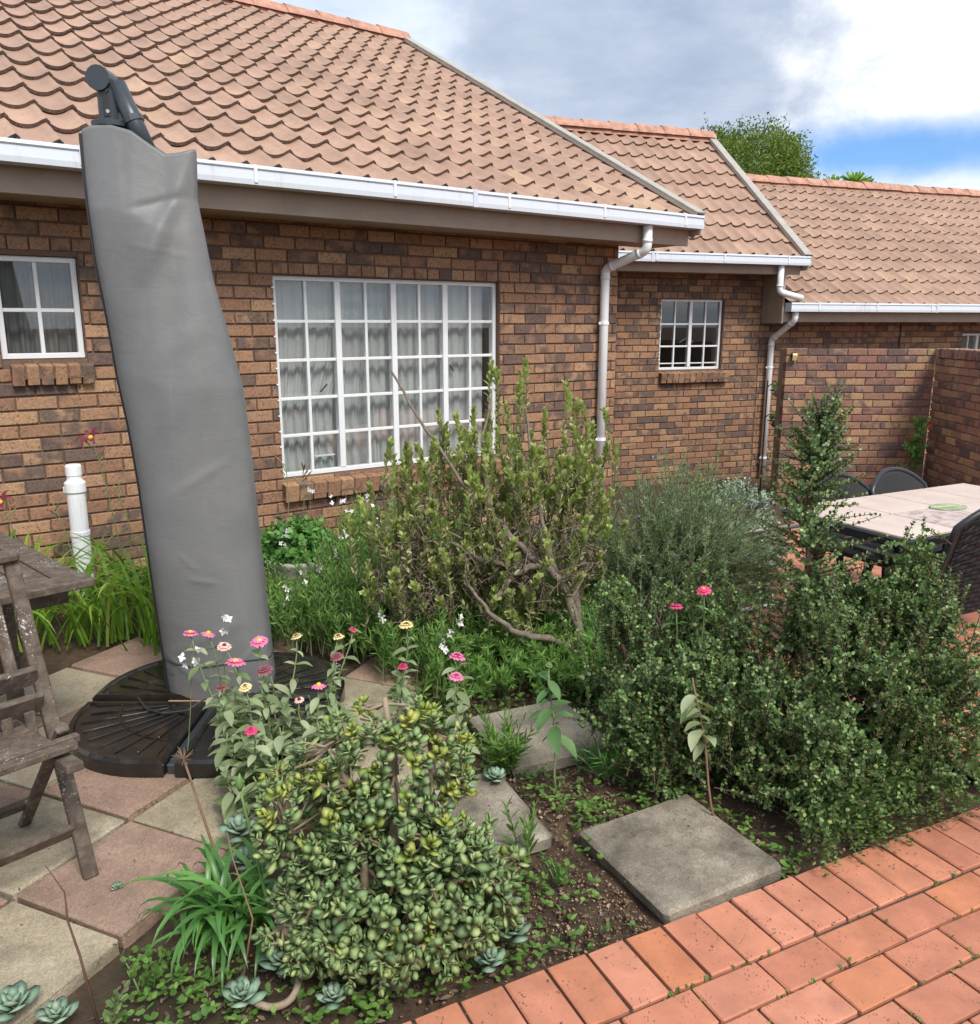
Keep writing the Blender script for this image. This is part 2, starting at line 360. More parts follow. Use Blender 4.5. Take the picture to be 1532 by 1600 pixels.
def slab_mat(name, a, c2, moss=0.4, stain=(0.085, 0.075, 0.045), lo=0.50, hi=0.78):
    m, nt, b = mat(name); r = rnd(nt); v = pos(nt)
    n = noise(nt, v, 3.5, 7, 0.7)
    c = ramp(nt, n, [(0.3, tuple(x * 0.86 for x in a)), (0.5, a), (0.7, c2)]).outputs[0]
    vo = voro(nt, v, 210.0); gr = noise(nt, v, 160, 3, 0.7)
    c = mix(nt, 0.38, c, ramp(nt, vo.outputs['Color'], [(0.1, (0.2, 0.2, 0.2)), (0.85, (0.78, 0.78, 0.78))]).outputs[0], 'OVERLAY')
    c = mix(nt, ramp(nt, gr, [(0.60, (0, 0, 0)), (0.68, (0.45, 0.45, 0.45))]).outputs[0], c, tuple(min(.75, x * 1.7) for x in a))
    sm = nd(nt, 'ShaderNodeMapRange', i_1=lo, i_2=hi); lk(nt, noise(nt, pos(nt, r), 3.2, 7, 0.72), sm.inputs[0])
    c = mix(nt, mathn(nt, 'MULTIPLY', sm.outputs[0], moss), c, stain)
    setc(nt, b, c); b.inputs['Roughness'].default_value = 0.82; bump(nt, b, mathn(nt, 'ADD', vo.outputs['Distance'], n), 0.35, 0.005); return m
M['slab_pink'] = slab_mat('pink_aggregate', (0.30, 0.195, 0.145), (0.36, 0.245, 0.185), 0.8, (0.085, 0.07, 0.045), 0.45, 0.75)
M['slab_buff'] = slab_mat('buff_aggregate', (0.35, 0.29, 0.20), (0.42, 0.36, 0.265), 0.85, (0.085, 0.075, 0.045), 0.45, 0.75)
M['step'] = slab_mat('stepping_concrete', (0.27, 0.23, 0.175), (0.37, 0.325, 0.26), 0.9, (0.045, 0.040, 0.028), 0.40, 0.66)
def paver_mat():
    m, nt, b = mat('red_paver'); r = rnd(nt); v = pos(nt, r)
    c = ramp(nt, r, [(0, (0.40, 0.15, 0.088)), (0.35, (0.45, 0.175, 0.103)), (0.7, (0.48, 0.20, 0.125)), (0.9, (0.45, 0.165, 0.078)), (1, (0.43, 0.175, 0.112))]).outputs[0]
    c = mix(nt, 0.45, c, ramp(nt, noise(nt, v, 9, 6, 0.65), [(0.28, (0.25, 0.25, 0.25)), (0.72, (0.72, 0.72, 0.72))]).outputs[0], 'OVERLAY')
    mp = nt.nodes.new('ShaderNodeMapping'); mp.inputs['Scale'].default_value = (1.0, 0.5, 1); mp.inputs['Rotation'].default_value = (0, 0, 0.6); lk(nt, v, mp.inputs['Vector'])
    vo = voro(nt, mp.outputs[0], 120.0)
    sm = nd(nt, 'ShaderNodeMapRange', i_1=0.17, i_2=0.10); lk(nt, mathn(nt, 'ADD', vo.outputs['Distance'], mathn(nt, 'MULTIPLY', mathn(nt, 'SUBTRACT', 0.53, noise(nt, v, 14, 3)), 0.8)), sm.inputs[0])
    c = mix(nt, mathn(nt, 'MULTIPLY', sm.outputs[0], 0.7), c, (0.07, 0.045, 0.04))
    gs = nd(nt, 'ShaderNodeMapRange', i_1=0.58, i_2=0.74); lk(nt, noise(nt, pos(nt), 2.6, 5, 0.6), gs.inputs[0])
    c = mix(nt, mathn(nt, 'MULTIPLY', gs.outputs[0], 0.35), c, (0.22, 0.11, 0.075))
    setc(nt, b, c); b.inputs['Roughness'].default_value = 0.75; bump(nt, b, noise(nt, v, 110, 4, 0.7), 0.3, 0.003); return m
M['paver'] = paver_mat()
def soil_mat():
    m, nt, b = mat('garden_soil'); v = pos(nt)
    n = noise(nt, v, 14, 8, 0.75); n2 = noise(nt, v, 1.4, 4)
    c = ramp(nt, n, [(0.3, (0.045, 0.027, 0.018)), (0.5, (0.115, 0.066, 0.04)), (0.7, (0.21, 0.125, 0.075))]).outputs[0]
    c = mix(nt, ramp(nt, n2, [(0.4, (0, 0, 0)), (0.62, (0.7, 0.7, 0.7))]).outputs[0], c, (0.05, 0.042, 0.02))
    setc(nt, b, c); b.inputs['Roughness'].default_value = 0.95; bump(nt, b, noise(nt, v, 35, 8, 0.75), 0.9, 0.03); return m
M['soil'] = soil_mat()
def leaf_mat(name, stops, rough=0.5, tr=0.25, spec=0.4, trc=None):
    m, nt, b = mat(name); r = rnd(nt)
    c = ramp(nt, r, stops).outputs[0]
    c = mix(nt, 0.3, c, ramp(nt, noise(nt, pos(nt), 9, 3), [(0.3, (0.2, 0.2, 0.2)), (0.7, (0.75, 0.75, 0.75))]).outputs[0], 'OVERLAY')
    setc(nt, b, c); b.inputs['Roughness'].default_value = rough; b.inputs['Specular IOR Level'].default_value = spec
    if tr:
        o = nt.nodes['Material Output']; t = nt.nodes.new('ShaderNodeBsdfTranslucent'); mx = nt.nodes.new('ShaderNodeMixShader'); mx.inputs[0].default_value = tr
        lk(nt, mix(nt, 1.0, c, (1.25, 1.3, 0.75), 'MULTIPLY'), t.inputs[0])
        lk(nt, b.outputs[0], mx.inputs[1]); lk(nt, t.outputs[0], mx.inputs[2]); lk(nt, mx.outputs[0], o.inputs[0])
    return m
M['speck'] = leaf_mat('spekboom_leaf', [(0, (0.055, 0.105, 0.036)), (0.4, (0.10, 0.175, 0.058)), (0.75, (0.165, 0.26, 0.088)), (0.92, (0.26, 0.37, 0.125)), (1, (0.38, 0.48, 0.18))], 0.42, 0.22, 0.45)
M['speck_stem'] = simple('spekboom_stem', (0.10, 0.052, 0.036), 0.8, nscale=40, namp=0.3)
M['protea'] = leaf_mat('pincushion_leaf', [(0, (0.188, 0.209, 0.082)), (0.5, (0.313, 0.340, 0.136)), (0.85, (0.439, 0.445, 0.196)), (1, (0.550, 0.549, 0.294))], 0.6, 0.28, 0.3)
M['protea_tip'] = leaf_mat('pincushion_young_leaf', [(0, (0.257, 0.368, 0.091)), (0.5, (0.373, 0.499, 0.131)), (1, (0.548, 0.550, 0.222))], 0.55, 0.34, 0.3)
M['dead'] = leaf_mat('dry_leaf', [(0, (0.075, 0.052, 0.038)), (0.6, (0.15, 0.105, 0.075)), (1, (0.23, 0.175, 0.13))], 0.85, 0.1, 0.2)
M['bark'] = simple('grey_bark', (0.17, 0.135, 0.105), 0.9, nscale=45, namp=0.45, bmp=0.6)
M['rosemary'] = leaf_mat('rosemary_needle', [(0, (0.125, 0.184, 0.081)), (0.6, (0.207, 0.284, 0.136)), (1, (0.369, 0.445, 0.244))], 0.6, 0.25, 0.3)
M['rosestem'] = simple('rosemary_stem', (0.15, 0.145, 0.09), 0.8, nscale=30, namp=0.3)
M['lily'] = leaf_mat('daylily_blade', [(0, (0.111, 0.225, 0.026)), (0.5, (0.183, 0.334, 0.041)), (0.9, (0.262, 0.436, 0.062)), (1, (0.392, 0.450, 0.093))], 0.45, 0.38)
M['agap'] = leaf_mat('agapanthus_blade', [(0, (0.058, 0.161, 0.034)), (0.6, (0.097, 0.245, 0.054)), (1, (0.155, 0.336, 0.078))], 0.36, 0.30, 0.5)
M['gaura'] = leaf_mat('gaura_leaf', [(0, (0.088, 0.184, 0.041)), (0.6, (0.155, 0.299, 0.065)), (1, (0.265, 0.430, 0.100))], 0.5, 0.36)
M['basil'] = leaf_mat('soft_green_leaf', [(0, (0.077, 0.202, 0.045)), (0.6, (0.129, 0.302, 0.073)), (1, (0.206, 0.403, 0.112))], 0.5, 0.34)
M['zleaf'] = leaf_mat('zinnia_leaf', [(0, (0.172, 0.234, 0.106)), (0.5, (0.259, 0.320, 0.171)), (1, (0.382, 0.431, 0.270))], 0.7, 0.30, 0.2)
M['zleaf_green'] = leaf_mat('zinnia_fresh_leaf', [(0, (0.08, 0.17, 0.055)), (1, (0.15, 0.26, 0.10))], 0.6, 0.25, 0.3)
M['zstem'] = simple('green_stem', (0.16, 0.20, 0.09), 0.7, nscale=30, namp=0.2)
M['drystem'] = simple('dry_stem', (0.20, 0.125, 0.07), 0.8, nscale=30, namp=0.25)
M['jade'] = leaf_mat('jade_leaf', [(0, (0.18, 0.27, 0.12)), (0.4, (0.28, 0.40, 0.18)), (0.75, (0.38, 0.50, 0.22)), (1, (0.50, 0.58, 0.26))], 0.5, 0.36, 0.3)
M['jade_tip'] = leaf_mat('jade_young_leaf', [(0, (0.271, 0.360, 0.082)), (0.6, (0.407, 0.492, 0.116)), (1, (0.550, 0.550, 0.154))], 0.5, 0.34, 0.3)
M['jade_stem'] = simple('jade_stem', (0.27, 0.21, 0.145), 0.85, nscale=40, namp=0.3, bmp=0.4)
M['eche'] = leaf_mat('rosette_leaf', [(0, (0.170, 0.265, 0.180)), (0.6, (0.244, 0.350, 0.244)), (1, (0.329, 0.424, 0.307))], 0.5, 0.1, 0.3)
M['greysucc'] = leaf_mat('silver_leaf', [(0, (0.218, 0.283, 0.207)), (0.6, (0.316, 0.381, 0.294)), (1, (0.414, 0.480, 0.381))], 0.7, 0.1, 0.2)
M['weed'] = leaf_mat('weed_leaf', [(0, (0.069, 0.150, 0.027)), (0.6, (0.119, 0.235, 0.046)), (1, (0.201, 0.327, 0.076))], 0.5, 0.32)
M['tree_dark'] = leaf_mat('tree_leaf', [(0, (0.057, 0.086, 0.031)), (0.6, (0.098, 0.138, 0.050)), (1, (0.161, 0.196, 0.083))], 0.5, 0.25)
M['tree_light'] = leaf_mat('tree_bright_leaf', [(0, (0.091, 0.150, 0.024)), (0.6, (0.156, 0.234, 0.039)), (1, (0.260, 0.325, 0.055))], 0.5, 0.30)
def petal_mat(name, c, var=0.2):
    m, nt, b = mat(name); n = noise(nt, pos(nt), 60, 3)
    setc(nt, b, ramp(nt, n, [(0.3, tuple(x * (1 - var) for x in c)), (0.7, tuple(min(1, x * (1 + var)) for x in c))]).outputs[0]); b.inputs['Roughness'].default_value = 0.65; return m
M['pink'] = petal_mat('pink_petal', (0.72, 0.16, 0.33)); M['hotpink'] = petal_mat('deep_pink_petal', (0.66, 0.05, 0.17)); M['palepink'] = petal_mat('faded_pink_petal', (0.70, 0.42, 0.36))
M['yellow'] = petal_mat('cream_yellow_petal', (0.74, 0.60, 0.28)); M['whitepetal'] = petal_mat('white_petal', (0.82, 0.78, 0.80)); M['maroon'] = petal_mat('maroon_petal', (0.16, 0.02, 0.035))
M['wilted'] = petal_mat('wilted_petal', (0.24, 0.07, 0.09)); M['fcentre'] = petal_mat('flower_centre', (0.10, 0.03, 0.02)); M['stamen'] = petal_mat('yellow_stamen', (0.70, 0.42, 0.05))
M['blueflower'] = petal_mat('blue_petal', (0.28, 0.25, 0.55)); M['redflower'] = petal_mat('red_petal', (0.65, 0.05, 0.03))
M['concrete'] = simple('planter_concrete', (0.40, 0.38, 0.34), 0.9, nscale=18, namp=0.3, bmp=0.5)
M['rattan'] = simple('black_rattan', (0.014, 0.014, 0.015), 0.6, nscale=60, namp=0.3)
M['resin'] = simple('black_resin', (0.018, 0.02, 0.023), 0.35)
def ttile():
    m, nt, b = mat('table_tile'); v = pos(nt)
    setc(nt, b, ramp(nt, noise(nt, v, 6, 6, 0.6), [(0.3, (0.52, 0.41, 0.35)), (0.7, (0.64, 0.53, 0.46))]).outputs[0]); b.inputs['Roughness'].default_value = 0.22; return m
M['ttile'] = ttile()
def tdecor():
    m, nt, b = mat('patterned_tile'); v = pos(nt); vo = voro(nt, v, 34.0)
    setc(nt, b, ramp(nt, vo.outputs['Color'], [(0.1, (0.45, 0.30, 0.28)), (0.4, (0.55, 0.45, 0.40)), (0.6, (0.26, 0.20, 0.21)), (0.9, (0.50, 0.40, 0.30))]).outputs[0]); b.inputs['Roughness'].default_value = 0.3; return m
M['tdecor'] = tdecor()
M['gravel'] = leaf_mat('gravel_bit', [(0, (0.10, 0.055, 0.035)), (0.5, (0.24, 0.15, 0.09)), (0.9, (0.36, 0.25, 0.16)), (1, (0.45, 0.38, 0.30))], 0.9, 0, 0.2)
M['hose'] = simple('pale_hose', (0.55, 0.50, 0.45), 0.5)
M['pot_blue'] = simple('blue_glazed_pot', (0.03, 0.04, 0.12), 0.25)
M['iron'] = simple('rusty_iron', (0.06, 0.04, 0.032), 0.8, 0.3, nscale=50, namp=0.4)

# ------------------------------------------------------------------ ground, patio, terrace
def smooth(a, b, x):
    t = min(1, max(0, (x - a) / (b - a))); return t * t * (3 - 2 * t)
def gz(x, y): return -0.52 * smooth(5.9, 10.5, y)
def make_ground():
    xs = np.concatenate([[-300, -80, -25, -10], np.arange(-5, 8.01, 0.10), [12, 25, 80, 300]])
    ys = np.concatenate([[-200, -40, -8, -1], np.arange(0.5, 13.01, 0.10), [18, 30, 80, 400]])
    X, Y = np.meshgrid(xs, ys); Z = np.vectorize(gz)(X, Y) - 0.035
    inner = (X > -1.2) & (X < 2.0) & (Y > 1.4) & (Y < 6)
    Z += np.where(inner, RNG.uniform(-0.012, 0.014, X.shape), 0)
    V = np.stack([X, Y, Z], -1).reshape(-1, 3); nx = len(xs)
    i, j = np.meshgrid(np.arange(len(ys) - 1), np.arange(nx - 1), indexing='ij'); a = (i * nx + j).ravel()
    F = np.stack([a, a + 1, a + nx + 1, a + nx], -1)
    return tag(ob('ground', np_mesh('ground', V, F, M['soil'], True)), kind='structure')
make_ground()

PA = R(90 - 64.1); PD = Vector((math.cos(PA), math.sin(PA), 0)); PN = Vector((math.sin(PA), -math.cos(PA), 0))   # along the edge; into the patio
PG = Vector((-0.078, 1.766, 0))
def bed_right(y):                                # right-hand edge of the planted bed beyond the spekboom
    if y < 2.7: return 1.80
    if y < 4.0: return 1.80 - (y - 2.7) / 1.3 * 0.55
    return 1.25 + (y - 4.0) * 0.42
def in_patio(x, y):
    d = (Vector((x, y, 0)) - PG).dot(PN)
    if d > 0: return True
    return y > 2.4 and x > bed_right(y)
def make_patio():
    pw = 0.1215; pl = 0.2135; gap = 0.0075
    root = ob('patio', None)
    T = []
    for k in range(7):
        mb = MB(); mb.cbox(-pl / 2 + gap / 2, pl / 2 - gap / 2, -pw / 2 + gap / 2, pw / 2 - gap / 2, -0.055, 0.0, 0.0032); r = random.Random(k)
        mb.v = [(x + r.uniform(-.0022, .0022), y + r.uniform(-.0022, .0022), z + r.uniform(-.0012, .0008)) for x, y, z in mb.v]; T.append(mb)
    pieces = []; r = random.Random(3)
    def put(c, ang):
        z = gz(c.x, c.y) + r.uniform(-.0022, .0022)
        Mx = Matrix.Translation((c.x, c.y, z)) @ Euler((r.uniform(-.006, .006), r.uniform(-.006, .006), ang + r.uniform(-.008, .008))).to_matrix().to_4x4()
        pieces.append((Mx, r.randrange(7), 1.0))
    for i in range(-14, 40):                      # header course along the edge
        c = PG + PD * (0.06 + i * pw) + PN * (pl / 2 + 0.004); put(c, PA + math.pi / 2)
    for j in range(-72, 30):
        if j in (-1, -2): continue
        d = pl + 0.008 + (j + 0.5) * pw if j >= 0 else -0.004 + (j + 2.5) * pw
        for i in range(-14, 60):
            c = PG + PD * ((i + (j % 2) * 0.5) * pl) + PN * d
            if c.x > 8.0 or c.x < -1.5 or c.y < 0.3 or c.y > 11: continue
            if j >= 0 or (c.y > 2.4 and c.x > bed_right(c.y) + 0.05): put(c, PA)
    place_pieces(pieces, T, M['paver'], root, Matrix.Identity(4), 'paver', 'far_pavers', 300)
    # sand bed just under the pavers
    mb = MB()
    a = PG + PD * -1.9 + PN * 0.01; b = PG + PD * 1.95 + PN * 0.01
    mb.add([(a.x, a.y, -.012), (a.x + 3 * PN.x, a.y + 3 * PN.y, -.012), (b.x + 3 * PN.x, b.y + 3 * PN.y, -.012), (b.x, b.y, -.012)], [(0, 1, 2, 3)])
    ys = np.arange(2.45, 12.5, 0.25)
    vs = []; fs = []
    for i, y in enumerate(ys): vs += [(bed_right(y) + 0.02, y, gz(0, y) - .011), (9.0, y, gz(0, y) - .011)]
    for i in range(len(ys) - 1): fs.append((2 * i, 2 * i + 1, 2 * i + 3, 2 * i + 2))
    mb.add(vs, fs)
    mb.build('bedding_sand', M['soil_sand'], root)
    tag(root, kind='structure')
M['soil_sand'] = simple('joint_sand', (0.055, 0.04, 0.03), 0.95, nscale=50, namp=0.4)
make_patio()

def make_slab(w, h, bev=0.012, seed=0, irregular=0.004):
    mb = MB(); mb.cbox(-w / 2, w / 2, -w / 2, w / 2, -h, 0, bev); r = random.Random(seed)
    mb.v = [(x + r.uniform(-irregular, irregular), y + r.uniform(-irregular, irregular), z + (r.uniform(-.002, .002))) for x, y, z in mb.v]; return mb
def make_terrace():
    root = ob('terrace', None); tag(root, kind='structure')
    e1 = Vector((0.40, 0.917, 0)); e2 = Vector((0.917, -0.40, 0)); A = Vector((-1.207, 2.528, 0)); p = 0.428
    r = random.Random(5)
    meshes = {}
    for col in ('slab_pink', 'slab_buff'):
        for k in range(3): meshes[col, k] = make_slab(p - 0.014, 0.05, 0.006, k).mesh('slab', M[col])
    for i in range(-8, 3):
        for j in range(-4, 6):
            c = A + e2 * (p * (i + 0.5)) + e1 * (p * (j + 0.5))
            lim = -0.62 if c.y < 2.6 else (-0.35 if c.y < 3.9 else -1.0)
            if c.x > lim or c.x < -4.2 or c.y < 1.0: continue
            off = (c.x + 1.52) * 0.593 - (c.y - 6.13) * 0.805
            if off < 1.5: continue
            if c.y < 2.3 and c.x > -0.85: continue
            if c.y < 1.9 and c.x > -1.06: continue
            o = ob('slab', meshes['slab_pink' if (i + j) % 2 else 'slab_buff', r.randrange(3)], root)
            o.location = (c.x, c.y, 0.004 + r.uniform(-.004, .004)); o.rotation_euler = (r.uniform(-.006, .006), r.uniform(-.006, .006), math.atan2(e2.y, e2.x) + r.uniform(-.008, .008))
make_terrace()
for k, (x, y, w, rz, z, lab) in enumerate([
        (0.585, 2.345, 0.445, R(27.5), 0.028, 'mossy concrete stepping slab touching the red brick paving'),
        (-0.09, 2.515, 0.44, R(24), 0.028, 'concrete stepping slab behind the jade plant, middle of the bed'),
        (0.20, 3.13, 0.44, R(24), 0.022, 'stepping slab farthest back, left of the dark round-leaved bush')]):
    o = make_slab(w, 0.06, 0.012, 20 + k, 0.006).build('stepping_slab', M['step']); o.location = (x, y, z); o.rotation_euler = (R(0.6), R(-0.8), rz)
    tag(o, lab, 'slab', 'stepping slabs in the bed')

# ------------------------------------------------------------------ the house
HA = R(36.4)
HP = Vector((-1.52, 6.13, 0))
house = thing('brick_house', 'long face-brick house with stepped tan tiled roofs and white gutters', 'house', HP, HA)
HW = Matrix.Translation(HP) @ Matrix.Rotation(HA, 4, 'Z')
W2P = Vector((1.73, 11.2, 0)); W2A = R(20.0)
W2W = Matrix.Translation(W2P) @ Matrix.Rotation(W2A, 4, 'Z')
W2L = HW.inverted() @ W2W                        # wing frame seen from the house frame
CRS, BL_ = 0.0857, 0.232
def brick_template(n=5, w=0.222, h=0.0737, d=0.10, jit=0.0022, b=0.004):
    out = []
    for k in range(n):
        r = random.Random(k + 40); mb = MB()
        F = [(-w/2 + b, 0, -h/2 + b), (w/2 - b, 0, -h/2 + b), (w/2 - b, 0, h/2 - b), (-w/2 + b, 0, h/2 - b)]
        E_ = [(-w/2, b, -h/2), (w/2, b, -h/2), (w/2, b, h/2), (-w/2, b, h/2)]
        B = [(-w/2, d, -h/2), (w/2, d, -h/2), (w/2, d, h/2), (-w/2, d, h/2)]
        V = [(x + r.uniform(-jit, jit), y + (r.uniform(-jit * .4, jit * .4) if i < 8 else 0), z + r.uniform(-jit, jit) * .7) for i, (x, y, z) in enumerate(F + E_ + B)]
        fs = [(0, 1, 2, 3)] + [(4 + i, 4 + (i + 1) % 4, (i + 1) % 4, i) for i in range(4)] + [(8 + i, 8 + (i + 1) % 4, 4 + (i + 1) % 4, 4 + i) for i in range(4)]
        mb.add(V, fs); out.append(mb)
    return out
BT = brick_template()
def lay_bricks(s0, s1, top, rows, openings, header_rows=(), seed=1, shift=0.0, L=BL_, crs=CRS):
    """rows counted down from `top`; openings (s0,s1,h0,h1); header_rows: (row, s0, s1) laid as headers."""
    out = []; r = random.Random(seed)
    for k in range(rows):
        h1 = top - k * crs; h0 = h1 - crs; hm = (h0 + h1) / 2
        cuts = []
        s = s0 - ((k % 2) * L / 2 + shift) % L
        while s < s1:
            hz = [z for z in header_rows if z[0] == k and z[1] - 1e-4 <= s < z[2] - 1e-4]
            l = L / 2 if hz else L
            nxt = [z for z in header_rows if z[0] == k and s < z[1] - 1e-4 < s + l]
            e = s + l
            if nxt: e = nxt[0][1]
            cuts.append((s, e)); s = e
        for a, b in cuts:
            a = max(a, s0); b = min(b, s1); segs = [(a, b)]
            for o0, o1, p0, p1 in openings:
                if h1 <= p0 + 0.02 or h0 >= p1 - 0.02: continue
                ns = []
                for x, y in segs:
                    if y <= o0 or x >= o1: ns.append((x, y)); continue
                    if x < o0: ns.append((x, o0))
                    if y > o1: ns.append((o1, y))
                segs = ns
            for x, y in segs:
                if y - x < 0.025: continue
                out.append((x, y, hm))
    P = []
    for x, y, hm in out:
        w = (y - x) - 0.010
        Mx = Matrix.Translation(((x + y) / 2, r.uniform(-.0022, .0018), hm + r.uniform(-.0012, .0012))) @ Euler((r.uniform(-.012, .012), r.uniform(-.008, .008), r.uniform(-.006, .006))).to_matrix().to_4x4() @ Matrix.Diagonal((w / 0.222, 1, (crs - 0.012) / 0.0737, 1))
        P.append((Mx, r.randrange(5), (y - x) * (1 if hm > 0.25 else 0.1)))
    return P
def backing(mb, s0, s1, h0, h1, openings, y0=0.011, y1=0.23):
    xs = sorted({s0, s1, *[v for o in openings for v in o[:2]]}); hs = sorted({h0, h1, *[v for o in openings for v in o[2:]]})
    for a, b in zip(xs, xs[1:]):
        for c, d in zip(hs, hs[1:]):
            if any(o[0] - 1e-6 <= a and b <= o[1] + 1e-6 and o[2] - 1e-6 <= c and d <= o[3] + 1e-6 for o in openings): continue
            mb.box(a, b, y0, y1, c, d)
    return mb
OPEN1 = [(0.0, 1.99, 0.495, 1.955), (-1.72, -1.255, 1.405, 2.015)]
ROWS = 33
TOP1 = 2.355 + 0.0
TOP1 = 1.955 + 5 * CRS
wall1 = backing(MB(), -4.0, 3.37, -0.6, 2.40, OPEN1).build('wall', M['mortar'], house)
P1 = lay_bricks(-4.0, 3.37, TOP1, ROWS, OPEN1, [(4, -0.116 - 0.0, 2.32), (3, -1.86, -1.05)], 1)
wall2 = ob('wall', None)
OPEN2 = [(0.555, 1.525, 1.005, 1.935)]
TOP2 = 1.935 + 4 * CRS
wall2 = backing(MB(), -1.6, 7.6, -1.1, 2.26, OPEN2).build('wall', M['mortar'], house)
# the wing's wall stops lower on its right part
wall2.data = backing(backing(MB(), -1.6, 2.132, -1.1, 2.26, OPEN2), 2.132, 7.6, -1.1, 1.74, [(5.86, 6.6, 0.95, 1.47)]).mesh('wall', M['mortar'])
wall2.matrix_basis = W2L
P2 = lay_bricks(-1.6, 2.132, TOP2, 38, OPEN2, [(3, 0.44, 1.68)], 2)
P2 += [p for p in lay_bricks(2.132, 7.6, TOP2, 38, [(5.86, 6.6, 0.95, 1.47)], [], 3, 0.07) if p[0].translation.z < 1.70]
# the 300 bricks that show largest are pieces of their own; the rest stay joined
sc_all = sorted([view_score(HW @ p[0].translation, p[2]) for p in P1] + [view_score(W2W @ p[0].translation, p[2]) for p in P2], reverse=True)
n1 = sum(1 for p in P1 if view_score(HW @ p[0].translation, p[2]) >= sc_all[255])
place_pieces(P1, BT, M['brick'], wall1, HW, 'brick', 'brickwork', n1)
place_pieces(P2, BT, M['brick'], wall2, W2W, 'brick', 'brickwork', max(0, 256 - n1))
# gable return of the main block and plain rear
mb = MB(); mb.box(3.372 - 0.2, 3.370, 0.24, 6.0, -0.6, 2.4); mb.box(-4.0, -3.8, 0.24, 9.0, -0.6, 2.4)
mb.add([(3.36, 0.0, 2.4), (3.36, 9.1, 2.4), (3.36, 4.55, 4.75)], [(0, 1, 2)])
mb.build('gable_wall', M['brick'], house)
# rooms behind the glass
def room(x0, x1, y1, z0, z1, m, M4=None):
    mb = MB(); y0 = 0.235
    mb.add([(x0, y0, z0), (x1, y0, z0), (x1, y1, z0), (x0, y1, z0), (x0, y0, z1), (x1, y0, z1), (x1, y1, z1), (x0, y1, z1)],
           [(0, 1, 2, 3), (7, 6, 5, 4), (3, 2, 6, 7), (0, 3, 7, 4), (1, 5, 6, 2)])
    o = mb.build('interior_wall', m, house)
    if M4 is not None: o.matrix_basis = M4
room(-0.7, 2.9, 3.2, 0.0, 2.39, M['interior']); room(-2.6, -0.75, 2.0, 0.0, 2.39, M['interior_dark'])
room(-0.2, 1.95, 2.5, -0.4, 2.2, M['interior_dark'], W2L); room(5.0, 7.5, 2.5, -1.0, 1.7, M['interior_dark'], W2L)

def window(s0, s1, h0, h1, casements, cols, rowh, M4=None, y=0.075, handles=(), low_bar=None):
    root = ob('window', None, house)
    if M4 is not None: root.matrix_basis = M4
    fr = MB(); f = 0.036; e = 0.003
    fr.cbox(s0 - 0.0, s1, y - 0.022, y + 0.03, h1 - f, h1 - e, 0.003); fr.cbox(s0, s1, y - 0.022, y + 0.03, h0 + e, h0 + f, 0.003)
    fr.cbox(s0 + e, s0 + f, y - 0.024, y + 0.032, h0 + e, h1 - e, 0.003); fr.cbox(s1 - f, s1 - e, y - 0.024, y + 0.032, h0 + e, h1 - e, 0.003)
    cw = (s1 - s0 - 2 * f) / casements
    for c in range(1, casements): x = s0 + f + c * cw; fr.cbox(x - 0.024, x + 0.024, y - 0.026, y + 0.032, h0 + f, h1 - f, 0.003)
    fr.build('frame', M['white'], root)
    hs = [h1 - f]
    tot = sum(rowh)
    for q in rowh: hs.append(hs[-1] - q / tot * (h1 - h0 - 2 * f))
    for c in range(casements):
        a = s0 + f + c * cw + (0.024 if c else 0); b = s0 + f + (c + 1) * cw - (0.024 if c < casements - 1 else 0)
        xs = [a + (b - a) * i / cols for i in range(cols + 1)]
        for x in xs[1:-1]: MB().cbox(x - 0.0115, x + 0.0115, y - 0.016, y + 0.02, h0 + f, h1 - f, 0.003).build('glazing_bar', M['white'], root)
        for k, h in enumerate(hs[1:-1]):
            MB().cbox(a, b, y - 0.0145, y + 0.019, h - 0.0115, h + 0.0115, 0.003).build('glazing_bar', M['white'], root)
        for i in range(cols):
            for k in range(len(rowh)):
                MB().box(xs[i], xs[i + 1], y + 0.002, y + 0.006, hs[k + 1], hs[k]).build('pane', M['glass'], root)
    for x, h, dx, dz in handles:
        MB().tube([(x, y + 0.03, h), (x + dx, y + 0.05, h + dz)], 0.006, 6).build('handle', M['anthracite'] if M4 is None else M['steel'], root)
    return root
window(0.0, 1.99, 0.495, 1.955, 4, 2, [1.03, 1, 1, 0.98, 0.98], handles=[(0.43, 1.17, -0.05, -0.06), (1.55, 1.28, 0.05, -0.05)])
mbw = MB().cbox(0.30, 0.47, 0.10, 0.13, 0.62, 0.632, 0.002); mbw.build('window_stay', M['white'], house)
window(-1.72, -1.255, 1.405, 2.015, 1, 2, [1.1, 1.0], y=0.06)
window(0.555, 1.525, 1.005, 1.935, 2, 2, [1, 1, 0.95], W2L, handles=[(1.02, 1.42, -0.09, -0.05), (1.07, 1.42, 0.07, -0.05)])
mb = MB(); mb.cbox(0.585, 1.03, 0.07, 0.09, 1.085, 1.10, 0.003).cbox(1.05, 1.495, 0.07, 0.09, 1.085, 1.10, 0.003); o = mb.build('glazing_bar', M['white'], house); o.matrix_basis = W2L
window(5.86, 6.6, 0.95, 1.47, 2, 2, [1, 1], W2L)
# white clips down the left side of the two windows
for k in range(12):
    o = MB().cbox(-0.018, 0.004, -0.010, 0.008, 1.86 - k * 0.113, 1.872 - k * 0.113, 0.002).build('clip', M['white'], house)
for k in range(9):
    o = MB().cbox(0.533, 0.556, -0.010, 0.008, 1.86 - k * 0.09, 1.874 - k * 0.09, 0.002).build('clip', M['white'], house); o.matrix_basis = W2L
